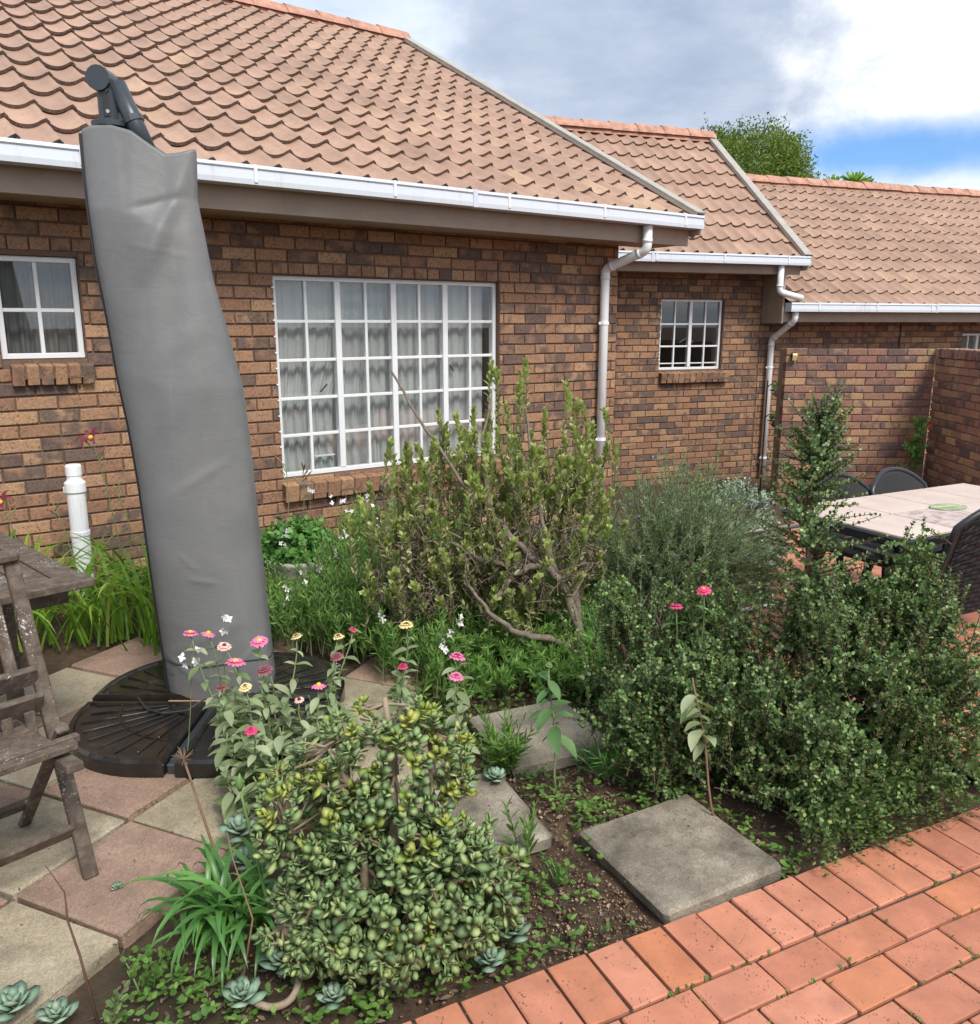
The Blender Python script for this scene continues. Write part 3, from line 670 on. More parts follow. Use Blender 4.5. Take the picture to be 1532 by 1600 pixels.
# brick sills: a sloping row of bricks on edge
def sill(s0, s1, h, n, M4=None, hh=0.115, proud=0.075):
    w = (s1 - s0) / n; r = random.Random(int(h * 99) + n); T = None
    root = ob('window_sill', None, house)
    if M4 is not None: root.matrix_basis = M4
    back = MB().prism([(-proud + 0.014, h - hh + 0.012), (0.10, h - hh + 0.012), (0.10, h - 0.004), (-proud + 0.014, h - 0.034)], s0 + 0.004, s1 - 0.004)
    back.build('mortar_bed', M['mortar'], root)
    d = proud + 0.14
    mb = MB().cbox(-w / 2 + 0.005, w / 2 - 0.005, 0, d, -hh, 0, 0.004); me = mb.mesh('sill_brick', M['brick'])
    for i in range(n):
        o = ob('sill_brick', me, root); o.location = (s0 + (i + 0.5) * w, -proud + r.uniform(-.004, .004), h - 0.030 + r.uniform(-.003, .003)); o.rotation_euler = (R(9), r.uniform(-.02, .02), 0)
sill(-0.02, 2.01, 0.488, 18, hh=0.13); sill(-1.69, -1.225, 1.398, 6, hh=0.12, proud=0.06); sill(0.55, 1.62, 0.998, 12, W2L, hh=0.13, proud=0.09)

# ---- roofs
def tile_template():
    mb = MB(); nx = 11; w, L, g = 0.210, 0.40, 0.0
    def z(i): u = i / (nx - 1); return 0.050 * abs(2 * ((u + 0.12) % 1.0) - 1) ** 2.2 - 0.018 + 0.005 * u
    V = [(w * i / (nx - 1), 0.0, z(i) + 0.032) for i in range(nx)] + [(w * i / (nx - 1), L, z(i) + 0.000) for i in range(nx)] + [(w * i / (nx - 1), 0.004, z(i) + 0.032 - 0.023) for i in range(nx)]
    mb.add(V, [(i, i + 1, nx + i + 1, nx + i) for i in range(nx - 1)], 0)
    o = len(mb.v); mb.add(V[:nx] + V[2 * nx:], [(nx + i, nx + i + 1, i + 1, i) for i in range(nx - 1)], 1)
    mb.add([V[nx - 1], V[2 * nx - 1], (w, L, V[2 * nx - 1][2] - 0.02), V[3 * nx - 1]], [(0, 3, 2, 1)], 1)
    return mb
TT = [tile_template()]
def roof(x0, x1, eave_y, eave_z, pitch, rows, gauge, M4, W4, nmax, ridge=True, base=None, seed=1):
    """eave_y is negative towards the garden; the roof climbs along +y."""
    root = base
    cp, sp = math.cos(pitch), math.sin(pitch); r = random.Random(seed)
    Rm = Matrix.Translation((0, eave_y, eave_z)) @ Matrix.Rotation(pitch, 4, 'X')
    L = rows * gauge
    under = MB().add([tuple(Rm @ Vector(p)) for p in ((x0, 0, -0.04), (x1, 0, -0.04), (x1, L + 0.05, -0.04), (x0, L + 0.05, -0.04))], [(0, 1, 2, 3)])
    back = Matrix.Translation((0, eave_y + 2 * L * cp, eave_z)) @ Matrix.Rotation(math.pi, 4, 'Z') @ Matrix.Rotation(pitch, 4, 'X')
    under.add([tuple(back @ Vector(p)) for p in ((-x1, 0, 0.02), (-x0, 0, 0.02), (-x0, L + 0.05, 0.02), (-x1, L + 0.05, 0.02))], [(0, 1, 2, 3)])
    ro = under.build('roof', M['underlay'], house); ro.matrix_basis = M4
    pieces = []
    n = int(round((x1 - x0) / 0.206)); w = (x1 - x0) / n
    for j in range(rows):
        for i in range(n):
            Mx = Rm @ Matrix.Translation((x0 + i * w, j * gauge + r.uniform(-.006, .006), r.uniform(-.002, .002))) @ Euler((r.uniform(-.006, .006), r.uniform(-.005, .005), r.uniform(-.006, .006))).to_matrix().to_4x4() @ Matrix.Diagonal((w / 0.206, 1, 1, 1))
            pieces.append((Mx, 0, 1.0))
    return ro, pieces, Rm, L
def ridge_tiles(x0, x1, y, z, parent, n):
    w = (x1 - x0) / n; prof = []
    mb = MB(); 
    pr = [(-0.155, -0.075), (-0.135, -0.035), (-0.06, 0.045), (0.0, 0.07), (0.06, 0.045), (0.135, -0.035), (0.155, -0.075)]
    k = len(pr)
    V = [(0, a, b) for a, b in pr] + [(w * 1.04, a * 0.93, b * 0.86 - 0.006) for a, b in pr]
    mb.add(V, [(i, k + i, k + i + 1, i + 1) for i in range(k - 1)] + [tuple(range(k))])
    me = mb.mesh('ridge_tile', M['ridge']); r = random.Random(n)
    for i in range(n):
        o = ob('ridge_tile', me, parent); o.location = (x0 + i * w, y, z + r.uniform(-.006, .006)); o.rotation_euler = (r.uniform(-.03, .03), r.uniform(-.01, .01), r.uniform(-.008, .008))
    m2 = MB().prism([(y - 0.13, z - 0.13), (y + 0.13, z - 0.13), (y + 0.10, z - 0.045), (y - 0.10, z - 0.045)], x0, x1); m2.build('ridge_mortar', M['ridge'], parent)
def gutter(x0, x1, y, ztop, M4, drops=(), seed=0):
    root = ob('gutter', None, house)
    if M4 is not None: root.matrix_basis = M4
    # y: outer face. profile seen from the end
    pr = [(y, ztop), (y + 0.010, ztop + 0.002), (y + 0.012, ztop - 0.016), (y + 0.014, ztop - 0.022), (y + 0.005, ztop - 0.105), (y + 0.115, ztop - 0.105), (y + 0.115, ztop - 0.004), (y + 0.125, ztop - 0.004), (y + 0.125, ztop - 0.115), (y - 0.002, ztop - 0.115), (y - 0.004, ztop - 0.085), (y + 0.004, ztop - 0.028), (y - 0.006, ztop - 0.020)]
    n = max(1, int((x1 - x0) / 2.3)); xs = [x0 + (x1 - x0) * i / n for i in range(n + 1)]
    for i in range(n):
        m = MB(); m.prism(pr[::-1], xs[i] + (0.0 if i == 0 else -0.0), xs[i + 1] - 0.001); o = m.build('gutter_length', M['gutter'], root)
        o.location = (0, 0, 0.003 * (i % 2))
    for xc in (x0 - 0.003, x1): MB().box(xc, xc + 0.003, y - 0.004, y + 0.124, ztop - 0.114, ztop).build('end_cap', M['gutter'], root)
    for i in range(1, n):
        MB().cbox(xs[i] - 0.02, xs[i] + 0.02, y - 0.009, y + 0.02, ztop - 0.119, ztop + 0.004, 0.002).build('joint_strap', M['gutter'], root)
    x = x0 + 0.45
    while x < x1:
        MB().cbox(x - 0.011, x + 0.011, y - 0.010, y + 0.008, ztop - 0.10, ztop + 0.004, 0.002).build('gutter_clip', M['white'], root); x += 0.98
    return root
def eaves(x0, x1, yf, z0, z1, M4, wall_y=0.0, verge=None):
    m = MB(); m.cbox(x0, x1, yf, yf + 0.024, z0, z1, 0.003); o = m.build('fascia', M['fascia'], house); 
    s = MB(); s.box(x0, x1 - 0.004, yf + 0.026, wall_y + 0.02, z0 + 0.012, z0 + 0.022); p = s.build('soffit', M['fascia'], house)
    if M4 is not None: o.matrix_basis = M4; p.matrix_basis = M4
def verge(x, ey, ez, pitch, L, M4, top_cap=True):
    Rm = Matrix.Translation((x, ey, ez)) @ Matrix.Rotation(pitch, 4, 'X')
    m = MB(); m.cbox(-0.085, 0.035, -0.035, L + 0.03, 0.062, 0.080, 0.003, M=Rm); m.cbox(0.012, 0.0345, -0.03, L, -0.17, 0.0605, 0.003, M=Rm)
    m.cbox(-0.085, -0.066, -0.034, L + 0.02, 0.032, 0.0612, 0.003, M=Rm)
    o = m.build('verge_board', M['verge'], house)
    if M4 is not None: o.matrix_basis = M4
I4 = Matrix.Identity(4)
p1 = R(27.8)
roof1, T1, Rm1, L1 = roof(-3.66, 3.84, -0.50, 2.535, p1, 17, 0.333, I4, HW, 300, seed=1)
p2 = R(38.5)
roof2, T2, Rm2, L2 = roof(-2.4, 2.40, -0.50, 2.455, p2, 9, 0.335, W2L, W2W, 0, seed=2)
p3 = R(31.5)
roof3, T3, Rm3, L3 = roof(2.2, 9.7, -0.50, 1.85, p3, 12, 0.338, W2L, W2W, 0, seed=3)
place_pieces(T1, TT, [M['tile'], M['tile_lip']], roof1, HW, 'roof_tile', 'far_roof_tiles', 300)
place_pieces(T2, TT, [M['tile'], M['tile_lip']], roof2, W2W, 'roof_tile', 'far_roof_tiles', 0)
place_pieces(T3, TT, [M['tile'], M['tile_lip']], roof3, W2W, 'roof_tile', 'far_roof_tiles', 0)
def ridge_at(Rm, L): q = Rm @ Vector((0, L + 0.03, 0.02)); return q.y, q.z
y, z = ridge_at(Rm1, L1); ridge_tiles(-3.66, 3.85, y, z + 0.05, roof1, 18)
y, z = ridge_at(Rm2, L2); ridge_tiles(-2.4, 2.41, y, z + 0.05, roof2, 11)
y, z = ridge_at(Rm3, L3); ridge_tiles(2.2, 9.7, y, z + 0.05, roof3, 18)
verge(3.84, -0.50, 2.535, p1, L1, None); verge(2.40, -0.50, 2.455, p2, L2, W2L)
gutter(-3.7, 3.86, -0.565, 2.560, None); gutter(-2.3, 2.42, -0.565, 2.470, W2L); gutter(2.17, 9.7, -0.565, 1.885, W2L)
eaves(-4.0, 3.82, -0.425, 2.305, 2.50, None); eaves(-2.4, 2.38, -0.425, 2.245, 2.42, W2L); eaves(2.15, 9.7, -0.425, 1.635, 1.82, W2L)
mb = MB().cbox(3.84, 3.872, -0.53, -0.30, 2.40, 2.60, 0.004); mb.build('verge_end', M['verge'], house)
o = MB().cbox(2.40, 2.43, -0.53, -0.22, 2.30, 2.52, 0.004).build('verge_end', M['verge'], house); o.matrix_basis = W2L
# side board closing the lower eaves beside the wing's end
o = MB().add([(2.13, -0.43, 1.62), (2.13, 0.0, 1.62), (2.13, 0.0, 2.26), (2.13, -0.43, 2.26), (2.16, -0.43, 1.62), (2.16, 0.0, 1.62), (2.16, 0.0, 2.26), (2.16, -0.43, 2.26)],
             [(0, 3, 2, 1), (4, 5, 6, 7), (0, 4, 7, 3), (1, 2, 6, 5), (0, 1, 5, 4), (3, 7, 6, 2)]).build('eaves_end_board', M['fascia'], house); o.matrix_basis = W2L
# wing end wall above the lower roof
o = MB().add([(2.04, 0.02, 1.6), (2.04, 4.6, 1.6), (2.04, 4.6, 2.3), (2.04, 2.0, 4.3), (2.04, 0.02, 2.5)], [(0, 1, 2, 3, 4)]).build('gable_wall', M['brick'], house); o.matrix_basis = W2L
# ---- downpipes
def downpipe(pts, rad, M4, clips=()):
    root = ob('downpipe', None, house)
    if M4 is not None: root.matrix_basis = M4
    P = [Vector(p) for p in pts]; path = []
    for i, p in enumerate(P):
        if 0 < i < len(P) - 1:
            a = (P[i - 1] - p).normalized(); b = (P[i + 1] - p).normalized(); d = 0.05
            for t in (0, .25, .5, .75, 1): path.append((p + a * d) * (1 - t) ** 2 + p * 2 * t * (1 - t) + (p + b * d) * t * t)
        else: path.append(p)
    MB().tube(path, rad, 16).build('pipe', M['pvc'], root, True)
    for i in range(1, len(P) - 1):
        for q in (P[i - 1], P[i + 1]):
            d = (q - P[i]).normalized(); c = P[i] + d * 0.062; MB().tube([c, c + d * 0.03], rad + 0.004, 16).build('socket', M['pvc'], root, True)
    for x, yy, z in clips:
        MB().tube([(x, yy, z - 0.012), (x, yy, z + 0.012)], rad + 0.006, 16).build('clip', M['pvc'], root)
        MB().cbox(x - rad - 0.022, x + rad + 0.022, yy - 0.004, yy + 0.01, z - 0.011, z + 0.011, 0.002).build('clip', M['pvc'], root)
downpipe([(3.22, -0.49, 2.455), (3.22, -0.49, 2.24), (3.14, -0.065, 2.10), (3.14, -0.065, -0.3)], 0.041, None, [(3.14, -0.065, 1.62), (3.14, -0.065, 0.55)])
downpipe([(2.02, -0.49, 2.37), (2.02, -0.49, 2.02), (2.36, -0.52, 1.945)], 0.041, W2L)
downpipe([(2.30, -0.49, 1.79), (2.30, -0.49, 1.66), (2.28, -0.065, 1.40), (2.28, -0.065, -0.8)], 0.041, W2L, [(2.28, -0.065, 1.02), (2.28, -0.065, -0.25)])
# thin dark cable behind the main downpipe and a vertical joint in the far wall
MB().tube([(3.205, -0.012, 2.2), (3.205, -0.012, -0.3)], 0.008, 6).build('cable', M['piping'], house)
o = MB().tube([(4.62, -0.010, 1.68), (4.62, -0.010, -0.8)], 0.010, 6).build('cable', M['piping'], house); o.matrix_basis = W2L

# ---- curtains (they hang inside the rooms: things of their own)
def curtain(label, x0, x1, z0, z1, y, folds, amp, m, M4=HW, tie=None, seed=0, group=None):
    nx, nz = 90, 24; r = random.Random(seed); V = []; F = []
    ph = [r.uniform(0, 6.28) for _ in range(4)]
    for k in range(nz):
        t = k / (nz - 1); z = z1 + (z0 - z1) * t
        for i in range(nx):
            u = i / (nx - 1)
            x = x0 + (x1 - x0) * u
            if tie:                               # gathered sideways towards a tie-back
                tx, tz, tw = tie
                g = math.exp(-((z - tz) / 0.33) ** 2) if z > tz else math.exp(-((z - tz) / 0.9) ** 2)
                x = x * (1 - g) + (tx + (u - 0.5) * tw) * g
            yy = y + amp * (math.sin(folds * 6.283 * u + ph[0] + 0.5 * math.sin(3 * t + ph[1])) + 0.5 * math.sin(folds * 2.37 * 6.283 * u + ph[2] + t)) * (0.5 + 0.5 * t)
            V.append((x, yy, z))
    for k in range(nz - 1):
        for i in range(nx - 1):
            a = k * nx + i; F.append((a, a + nx, a + nx + 1, a + 1))
    me = bpy.data.meshes.new('curtain'); me.from_pydata(V, [], F); me.materials.append(m); me.polygons.foreach_set('use_smooth', [True] * len(F)); me.update()
    o = ob('curtain', me); o.matrix_basis = M4; tag(o, label, 'curtain', group); return o
G_ = 'curtains of the wide window'
curtain('sheer white curtain swept aside at the left end of the wide window', -0.05, 0.62, 0.25, 1.98, 0.155, 6, 0.018, M['sheer'], tie=(0.22, 0.95, 0.50), seed=1, group=G_)
curtain('sheer white curtain swept left across the second bay of the wide window', 0.30, 0.98, 0.25, 1.98, 0.185, 6, 0.02, M['sheer'], tie=(0.60, 0.80, 0.62), seed=2, group=G_)
curtain('narrow white curtain hanging straight in the middle of the wide window', 0.80, 1.42, 0.25, 1.98, 0.17, 7, 0.022, M['sheer'], seed=3, group=G_)
curtain('sheer white curtain at the right end of the wide window', 1.36, 1.93, 0.25, 1.98, 0.155, 5, 0.018, M['sheer'], tie=(1.66, 0.7, 0.54), seed=4, group=G_)
curtain('dark grey curtain behind the small four-pane window', -1.76, -1.22, 1.3, 2.06, 0.20, 6, 0.02, M['drape'], seed=5)
curtain('pale curtain behind the small window at the far right', 5.85, 6.62, 0.8, 1.50, 0.2, 6, 0.02, M['drape'], W2W, seed=6)

# ------------------------------------------------------------------ garden wall on the right
def garden_wall():
    g0 = Vector((3.47, 10.0, 0)); g1 = Vector((5.20, 10.0, 0)); g2 = Vector((4.95, 6.2, 0))
    root = thing('garden_wall', 'freestanding clinker-brick garden wall with an inner corner, behind the dining table', 'wall', g0)
    tot = []
    def run(a, b, top, rows, seed, cap=False, x_extra=0.0):
        d = b - a; L = d.length; ang = math.atan2(d.y, d.x)
        sec = ob('wall_section', None, root); sec.location = a - g0; sec.rotation_euler = (0, 0, ang)
        W4 = Matrix.Translation(a) @ Matrix.Rotation(ang, 4, 'Z')
        MB().box(0.0 + 0.01, L, 0.013, 0.21, -1.0, top - 0.012).build('mortar_core', M['mortar_pale'], sec)
        P = lay_bricks(0, L, top - (CRS * 1.25 if cap else 0), rows, [], [], seed)
        P = [(m @ Matrix.Diagonal((1, 1, 0.96, 1)), t, w) for m, t, w in P]
        return sec, P, W4, L
    s1, A, W1, L1_ = run(g0, g1, 1.335, 24, 31)
    s2, B, W2, L2_ = run(g1 + Vector((0, 0.0, 0)), g2, 1.335, 23, 32, True)
    # end pillar, a little proud
    pil = ob('pillar', None, root); pil.location = (-0.03, -0.035, 0)
    MB().box(0.012, 0.24, 0.014, 0.26, -1.0, 1.325).build('mortar_core', M['mortar_pale'], pil)
    C = lay_bricks(0, 0.25, 1.340, 24, [], [(k, 0.0, 0.25) for k in range(1, 24, 2)], 33, 0, 0.25)
    WP = Matrix.Translation(g0 + Vector((-0.03, -0.035, 0)))
    place_pieces(C, BT, M['brick_old'], pil, WP, 'brick', None, 60)
    rot = Matrix.Rotation(-math.pi / 2, 4, 'Z')   # its left face
    D = [(Matrix.Translation((0, 0.25, 0)) @ rot @ m, t, w) for m, t, w in lay_bricks(0, 0.25, 1.340, 24, [], [(k, 0.0, 0.25) for k in range(0, 24, 2)], 34, 0, 0.25)]
    place_pieces(D, BT, M['brick_old'], pil, WP, 'brick', None, 0)
    place_pieces(A, BT, M['brick_old'], s1, W1, 'brick', 'brickwork', 130)
    place_pieces(B, BT, M['brick_old'], s2, W2, 'brick', 'brickwork', 90)
    me = MB().cbox(-0.034, 0.034, -0.012, 0.225, -0.105, 0, 0.004).mesh('cap_brick', M['brick_old'])
    r = random.Random(4)
    for i in range(int(L2_ / 0.078)):
        o = ob('cap_brick', me, s2); o.location = (0.04 + i * 0.078, r.uniform(-.004, .004), 1.34 + r.uniform(-.004, .004))
    # small lamp fixed at the pillar's corner is a thing of its own
    l = thing('solar_lamp', 'tiny black and white solar lamp on the corner of the garden wall', 'lamp', (3.52, 9.935, 1.24))
    MB().cbox(-0.03, 0.03, -0.022, 0.022, -0.045, 0.05, 0.008).build('lamp_body', M['resin'], l)
    MB().add([(-0.026, -0.05, 0.02), (0.026, -0.05, 0.02), (0.026, -0.026, -0.04), (-0.026, -0.026, -0.04), (-0.026, -0.024, 0.04), (0.026, -0.024, 0.04)], [(0, 3, 2, 1), (0, 1, 5, 4), (0, 4, 3), (1, 2, 5)]).build('lamp_lens', M['yellow'], l)
garden_wall()

# ------------------------------------------------------------------ parasol in its cover, and the base weights
BASE = Vector((-1.165, 3.31, 0.0))
def make_parasol():
    root = thing('cantilever_parasol', 'tall folded cantilever parasol wrapped in a grey vinyl cover', 'parasol', BASE)
    zl = [0.05, 0.11, 0.5, 0.95, 1.19, 1.38, 1.60, 1.81, 2.12, 2.26, 2.40]
    xl = [-1.395, -1.40, -1.42, -1.44, -1.46, -1.485, -1.505, -1.53, -1.548, -1.553, -1.556]
    xr = [-0.955, -0.945, -0.965, -0.985, -0.995, -1.01, -1.055, -1.10, -1.138, -1.128, -1.125]
    nu, nv = 120, 200; yc = 3.46
    ztx = [-1.56, -1.50, -1.42, -1.345, -1.29, -1.23, -1.18, -1.125]; ztz = [2.330, 2.345, 2.345, 2.325, 2.285, 2.245, 2.252, 2.270]
    rs = np.random.default_rng(5); V = np.zeros((nv, nu, 3))
    kx = rs.normal(0, 1, (26, 2)) * np.array([7, 3.0]); kp = rs.uniform(0, 6.28, 26); ka = 1 / (1 + np.hypot(kx[:, 0], kx[:, 1]) * 0.45)
    def crease(x, z, a, b, wd, amp):
        a = np.array(a); b = np.array(b); d = b - a; L = np.hypot(*d); d = d / L; n = np.array([-d[1], d[0]])
        t = ((x - a[0]) * d[0] + (z - a[1]) * d[1]) / L; q = (x - a[0]) * n[0] + (z - a[1]) * n[1]
        f = np.clip(t * 4, 0, 1) * np.clip((1 - t) * 3, 0, 1)
        return amp * f * np.exp(-(q / wd) ** 2)
    for k in range(nv):
        v = k / (nv - 1)
        for i in range(nu):
            a = 2 * math.pi * i / nu
            t = math.cos(a)                               # -1 left seam .. 1 right
            zz = 0.05 + v * 2.25
            L = np.interp(zz, zl, xl); Rr = np.interp(zz, zl, xr)
            x = L + (Rr - L) * (t + 1) / 2
            z = 0.05 + v * (np.interp(x, ztx, ztz) - 0.05)
            dep = np.interp(zz, [0, 0.4, 1.4, 2.0, 2.3], [0.125, 0.150, 0.160, 0.125, 0.06])
            s = abs(math.sin(a)) ** 0.72 * (1 if math.sin(a) < 0 else -1)     # front is -y
            # fuller on the left, slimmer to the right
            full = 1.0 - 0.18 * t
            y = -dep * s * full
            if math.sin(a) < 0 or True:
                w = float(np.sum(ka * np.cos(kx[:, 0] * x + kx[:, 1] * z + kp))) * 0.0016
                c = crease(x, z, (-1.13, 2.25), (-1.33, 1.75), 0.03, 0.020) + crease(x, z, (-1.14, 2.10), (-1.38, 2.03), 0.012, -0.009) + crease(x, z, (-1.2, 2.22), (-1.24, 1.3), 0.05, -0.010)
                c += crease(x, z, (-1.12, 1.86), (-1.40, 1.92), 0.006, 0.0022) + crease(x, z, (-1.05, 1.66), (-1.30, 1.46), 0.05, 0.004) + crease(x, z, (-1.02, 1.10), (-1.30, 0.93), 0.018, 0.0035) + crease(x, z, (-1.38, 0.25), (-1.0, 0.42), 0.02, 0.003)
                c += crease(x, z, (-1.40, 2.0), (-1.30, 0.9), 0.07, -0.007) + crease(x, z, (-1.24, 0.60), (-1.10, 0.57), 0.010, 0.0045) + crease(x, z, (-1.28, 0.72), (-1.18, 0.62), 0.009, 0.003) + crease(x, z, (-1.42, 0.30), (-1.20, 0.12), 0.010, 0.004) + crease(x, z, (-0.97, 0.30), (-1.15, 0.13), 0.010, 0.004)
                sg = 1 if math.sin(a) < 0 else -1
                y += -(w + c) * sg * abs(math.sin(a))
            bot = 0.010 * math.sin(7 * a) if v < 0.05 else 0
            V[k, i] = (x, yc + y, z + bot)
    Vf = V.reshape(-1, 3) - np.array(BASE)
    ii, jj = np.meshgrid(np.arange(nv - 1), np.arange(nu), indexing='ij'); a = (ii * nu + jj).ravel(); b = (ii * nu + (jj + 1) % nu).ravel()
    F = np.stack([a, a + nu, b + nu, b], -1)
    top = Vf[(nv - 1) * nu:]; c0 = len(Vf); ring2 = top * np.array([0.90, 0.55, 1]) + np.array([top[:, 0].mean() * 0.10, top[:, 1].mean() * 0.45, -0.02])
    Vf = np.vstack([Vf, ring2]); j = np.arange(nu)
    F = np.vstack([F, np.stack([(nv - 1) * nu + j, c0 + j, c0 + (j + 1) % nu, (nv - 1) * nu + (j + 1) % nu], -1)])
    cov = ob('cover', np_mesh('cover', Vf, F, M['cover'], True), root)
    pi = nu // 2 - 3
    pts = [V[k, nu // 2 + 4] - np.array(BASE) + np.array((-0.003, -0.004, 0)) for k in range(0, nv, 3)]
    MB().tube(pts, 0.006, 6).build('seam_piping', M['piping'], cov)
    hem = [V[int(nv * 0.075), (i) % nu] - np.array(BASE) + np.array((0, 0.002 if math.sin(2 * math.pi * i / nu) > 0 else -0.002, 0.006 * math.sin(i * .2))) for i in range(0, nu + 1)]
    MB().tube(hem, 0.0028, 5, False).build('hem_seam', M['piping'], cov)
    cord = [(-0.30, -0.05, 0.10), (-0.24, -0.12, 0.085), (-0.16, -0.16, 0.083), (-0.06, -0.15, 0.09), (0.0, -0.10, 0.12)]
    MB().tube(cord, 0.004, 6).build('drawstring', M['piping'], cov)
    # mast head, strut and hinge standing out of the cover
    hx = -1.445 - BASE.x; hy = 3.47 - BASE.y
    m = MB(); m.bar((-0.02, 0.15, 0.052), (hx - 0.002, hy, 2.30), 0.06, 0.06, (0, 1, 0), 0.01); m.cbox(hx - 0.036, hx + 0.036, hy - 0.032, hy + 0.032, 2.28, 2.50, 0.010); m.build('mast', M['anthracite'], root)
    MB().tube([(hx, hy, 2.348), (hx, hy, 2.366)], 0.072, 20).build('mast_collar', M['anthracite'], root)
    MB().cbox(hx - 0.013, hx + 0.013, hy - 0.0345, hy - 0.02, 2.38, 2.46, 0.003).build('mast_slot', M['piping'], root)
    MB().tube([(hx + 0.005, hy - 0.037, 2.40), (hx + 0.005, hy - 0.030, 2.40)], 0.007, 10).build('bolt', M['steel'], root)
    MB().tube([(hx + 0.005, hy - 0.037, 2.475), (hx + 0.005, hy - 0.030, 2.475)], 0.009, 10).build('bolt', M['anthracite'], root)
    a0 = Vector((hx + 0.035, hy - 0.005, 2.50)); a1 = Vector((hx + 0.145, hy - 0.02, 2.24)); 
    MB().tube([a0, a1], 0.034, 14).build('arm', M['anthracite'], root, True)
    am = a0.lerp(a1, 0.45); ax = (a1 - a0).normalized(); MB().tube([am, am + ax * 0.022], 0.0385, 14).build('arm_ring', M['anthracite'], root)
    MB().tube([(hx - 0.02, hy - 0.045, 2.515), (hx - 0.02, hy + 0.045, 2.515)], 0.045, 16).build('hinge', M['anthracite'], root)
    # steel cross under the weights
    cr = MB(); cr.cbox(-0.50, 0.50, -0.019, 0.019, 0.0045, 0.045, 0.004); cr.build('cross_bar', M['drystem_metal'], root)
    for yy in ((-0.50, -0.022), (0.022, 0.50)): MB().cbox(-0.019, 0.019, yy[0], yy[1], 0.0045, 0.045, 0.004).build('cross_bar', M['anthracite'], root)
    MB().cbox(-0.20, -0.04, -0.017, 0.017, 0.0457, 0.058, 0.002).build('wood_spacer', M['spacer'], root)
M['drystem_metal'] = simple('brown_steel', (0.06, 0.042, 0.034), 0.6, 0.2, nscale=30, namp=0.3)
M['spacer'] = simple('raw_wood', (0.42, 0.25, 0.13), 0.8, nscale=20, namp=0.2)
make_parasol()
def weight_mesh():
    S = 0.505; rad = 0.42; out = [(0, 0), (S, 0)]
    cx = S - rad
    for k in range(0, 19): a = math.pi / 2 * k / 18; out.append((cx + rad * math.cos(a), cx + rad * math.sin(a)))
    out.append((0, S))
    o2 = []
    for p in out:
        if not o2 or (abs(p[0] - o2[-1][0]) + abs(p[1] - o2[-1][1])) > 1e-5: o2.append(p)
    def inset(d):
        r = []
        for x, y in o2:
            x2 = d if x < 1e-6 else x; y2 = d if y < 1e-6 else y
            q = Vector((x2 - cx, y2 - cx))
            if x2 > cx and y2 > cx: q = q.normalized() * (q.length - d); r.append((cx + q.x, cx + q.y))
            else: r.append((min(x2, S - d), min(y2, S - d)))
        return r
    n = len(o2); rings = [(o2, 0.005), (o2, 0.058), (inset(0.010), 0.070), (inset(0.026), 0.070), (inset(0.032), 0.062)]
    mb = MB()
    for pts, z in rings: mb.v += [(x, y, z) for x, y in pts]
    for k in range(len(rings) - 1):
        for i in range(n): j = (i + 1) % n; mb.f.append((k * n + i, k * n + j, (k + 1) * n + j, (k + 1) * n + i)); mb.m.append(0)
    mb.f.append(tuple(range(4 * n, 5 * n))); mb.m.append(0); mb.f.append(tuple(range(n))[::-1]); mb.m.append(0)
    return mb
def fan_rib(a, r0, r1, w=0.009):
    m = MB(); Mx = Matrix.Rotation(a, 4, 'Z'); m.cbox(r0, r1, -w / 2, w / 2, 0.060, 0.0695, 0.002, M=Mx); return m
wt = weight_mesh()
wme = wt.mesh('slab_body', M['base'])
ribs = []
for k in range(9):
    a = math.pi / 2 * (k + 0.5) / 9; r1 = 0.50 if 2 <= k <= 6 else 0.47
    ribs.append(fan_rib(a, 0.15, 0.33).mesh('rib', M['base'])); ribs.append(fan_rib(a + (0.0), 0.345, r1 - 0.02, 0.007).mesh('rib', M['base']))
arcm = MB(); arcm.tube([(0.13 * math.cos(math.pi / 2 * t / 12), 0.13 * math.sin(math.pi / 2 * t / 12), 0.063) for t in range(1, 12)], 0.006, 6)
arc2 = MB(); arc2.tube([(0.338 * math.cos(math.pi / 2 * t / 14), 0.338 * math.sin(math.pi / 2 * t / 14), 0.062) for t in range(1, 14)], 0.004, 6)
ame = [arcm.mesh('ring_rib', M['base']), arc2.mesh('ring_rib', M['base'])]
hme = MB().tube([(0.41, 0.385, 0.03), (0.435, 0.41, 0.036), (0.415, 0.432, 0.036), (0.388, 0.408, 0.03)], 0.004, 6).mesh('handle', M['steel'])
for k, (lab) in enumerate(['wet black fan-patterned base weight nearest the jade plant, half under the zinnias', 'brown wet base weight behind the zinnias, right of the cover', 'wet black fan-patterned base weight at the back left of the cover', 'rust-stained black fan-patterned base weight in front left of the cover']):
    q = [(-90), 0, 90, 180][k]
    dx, dy = [(0.022, -0.022), (0.022, 0.022), (-0.022, 0.022), (-0.022, -0.022)][k]
    t = thing('base_weight', lab, 'base weight', BASE + Vector((dx, dy, 0.0045)), R(q), 'parasol base weights')
    ob('slab_body', wme, t)
    for m in ribs: ob('rib', m, t)
    for m in ame: ob('ring_rib', m, t)
    ob('handle', hme, t)

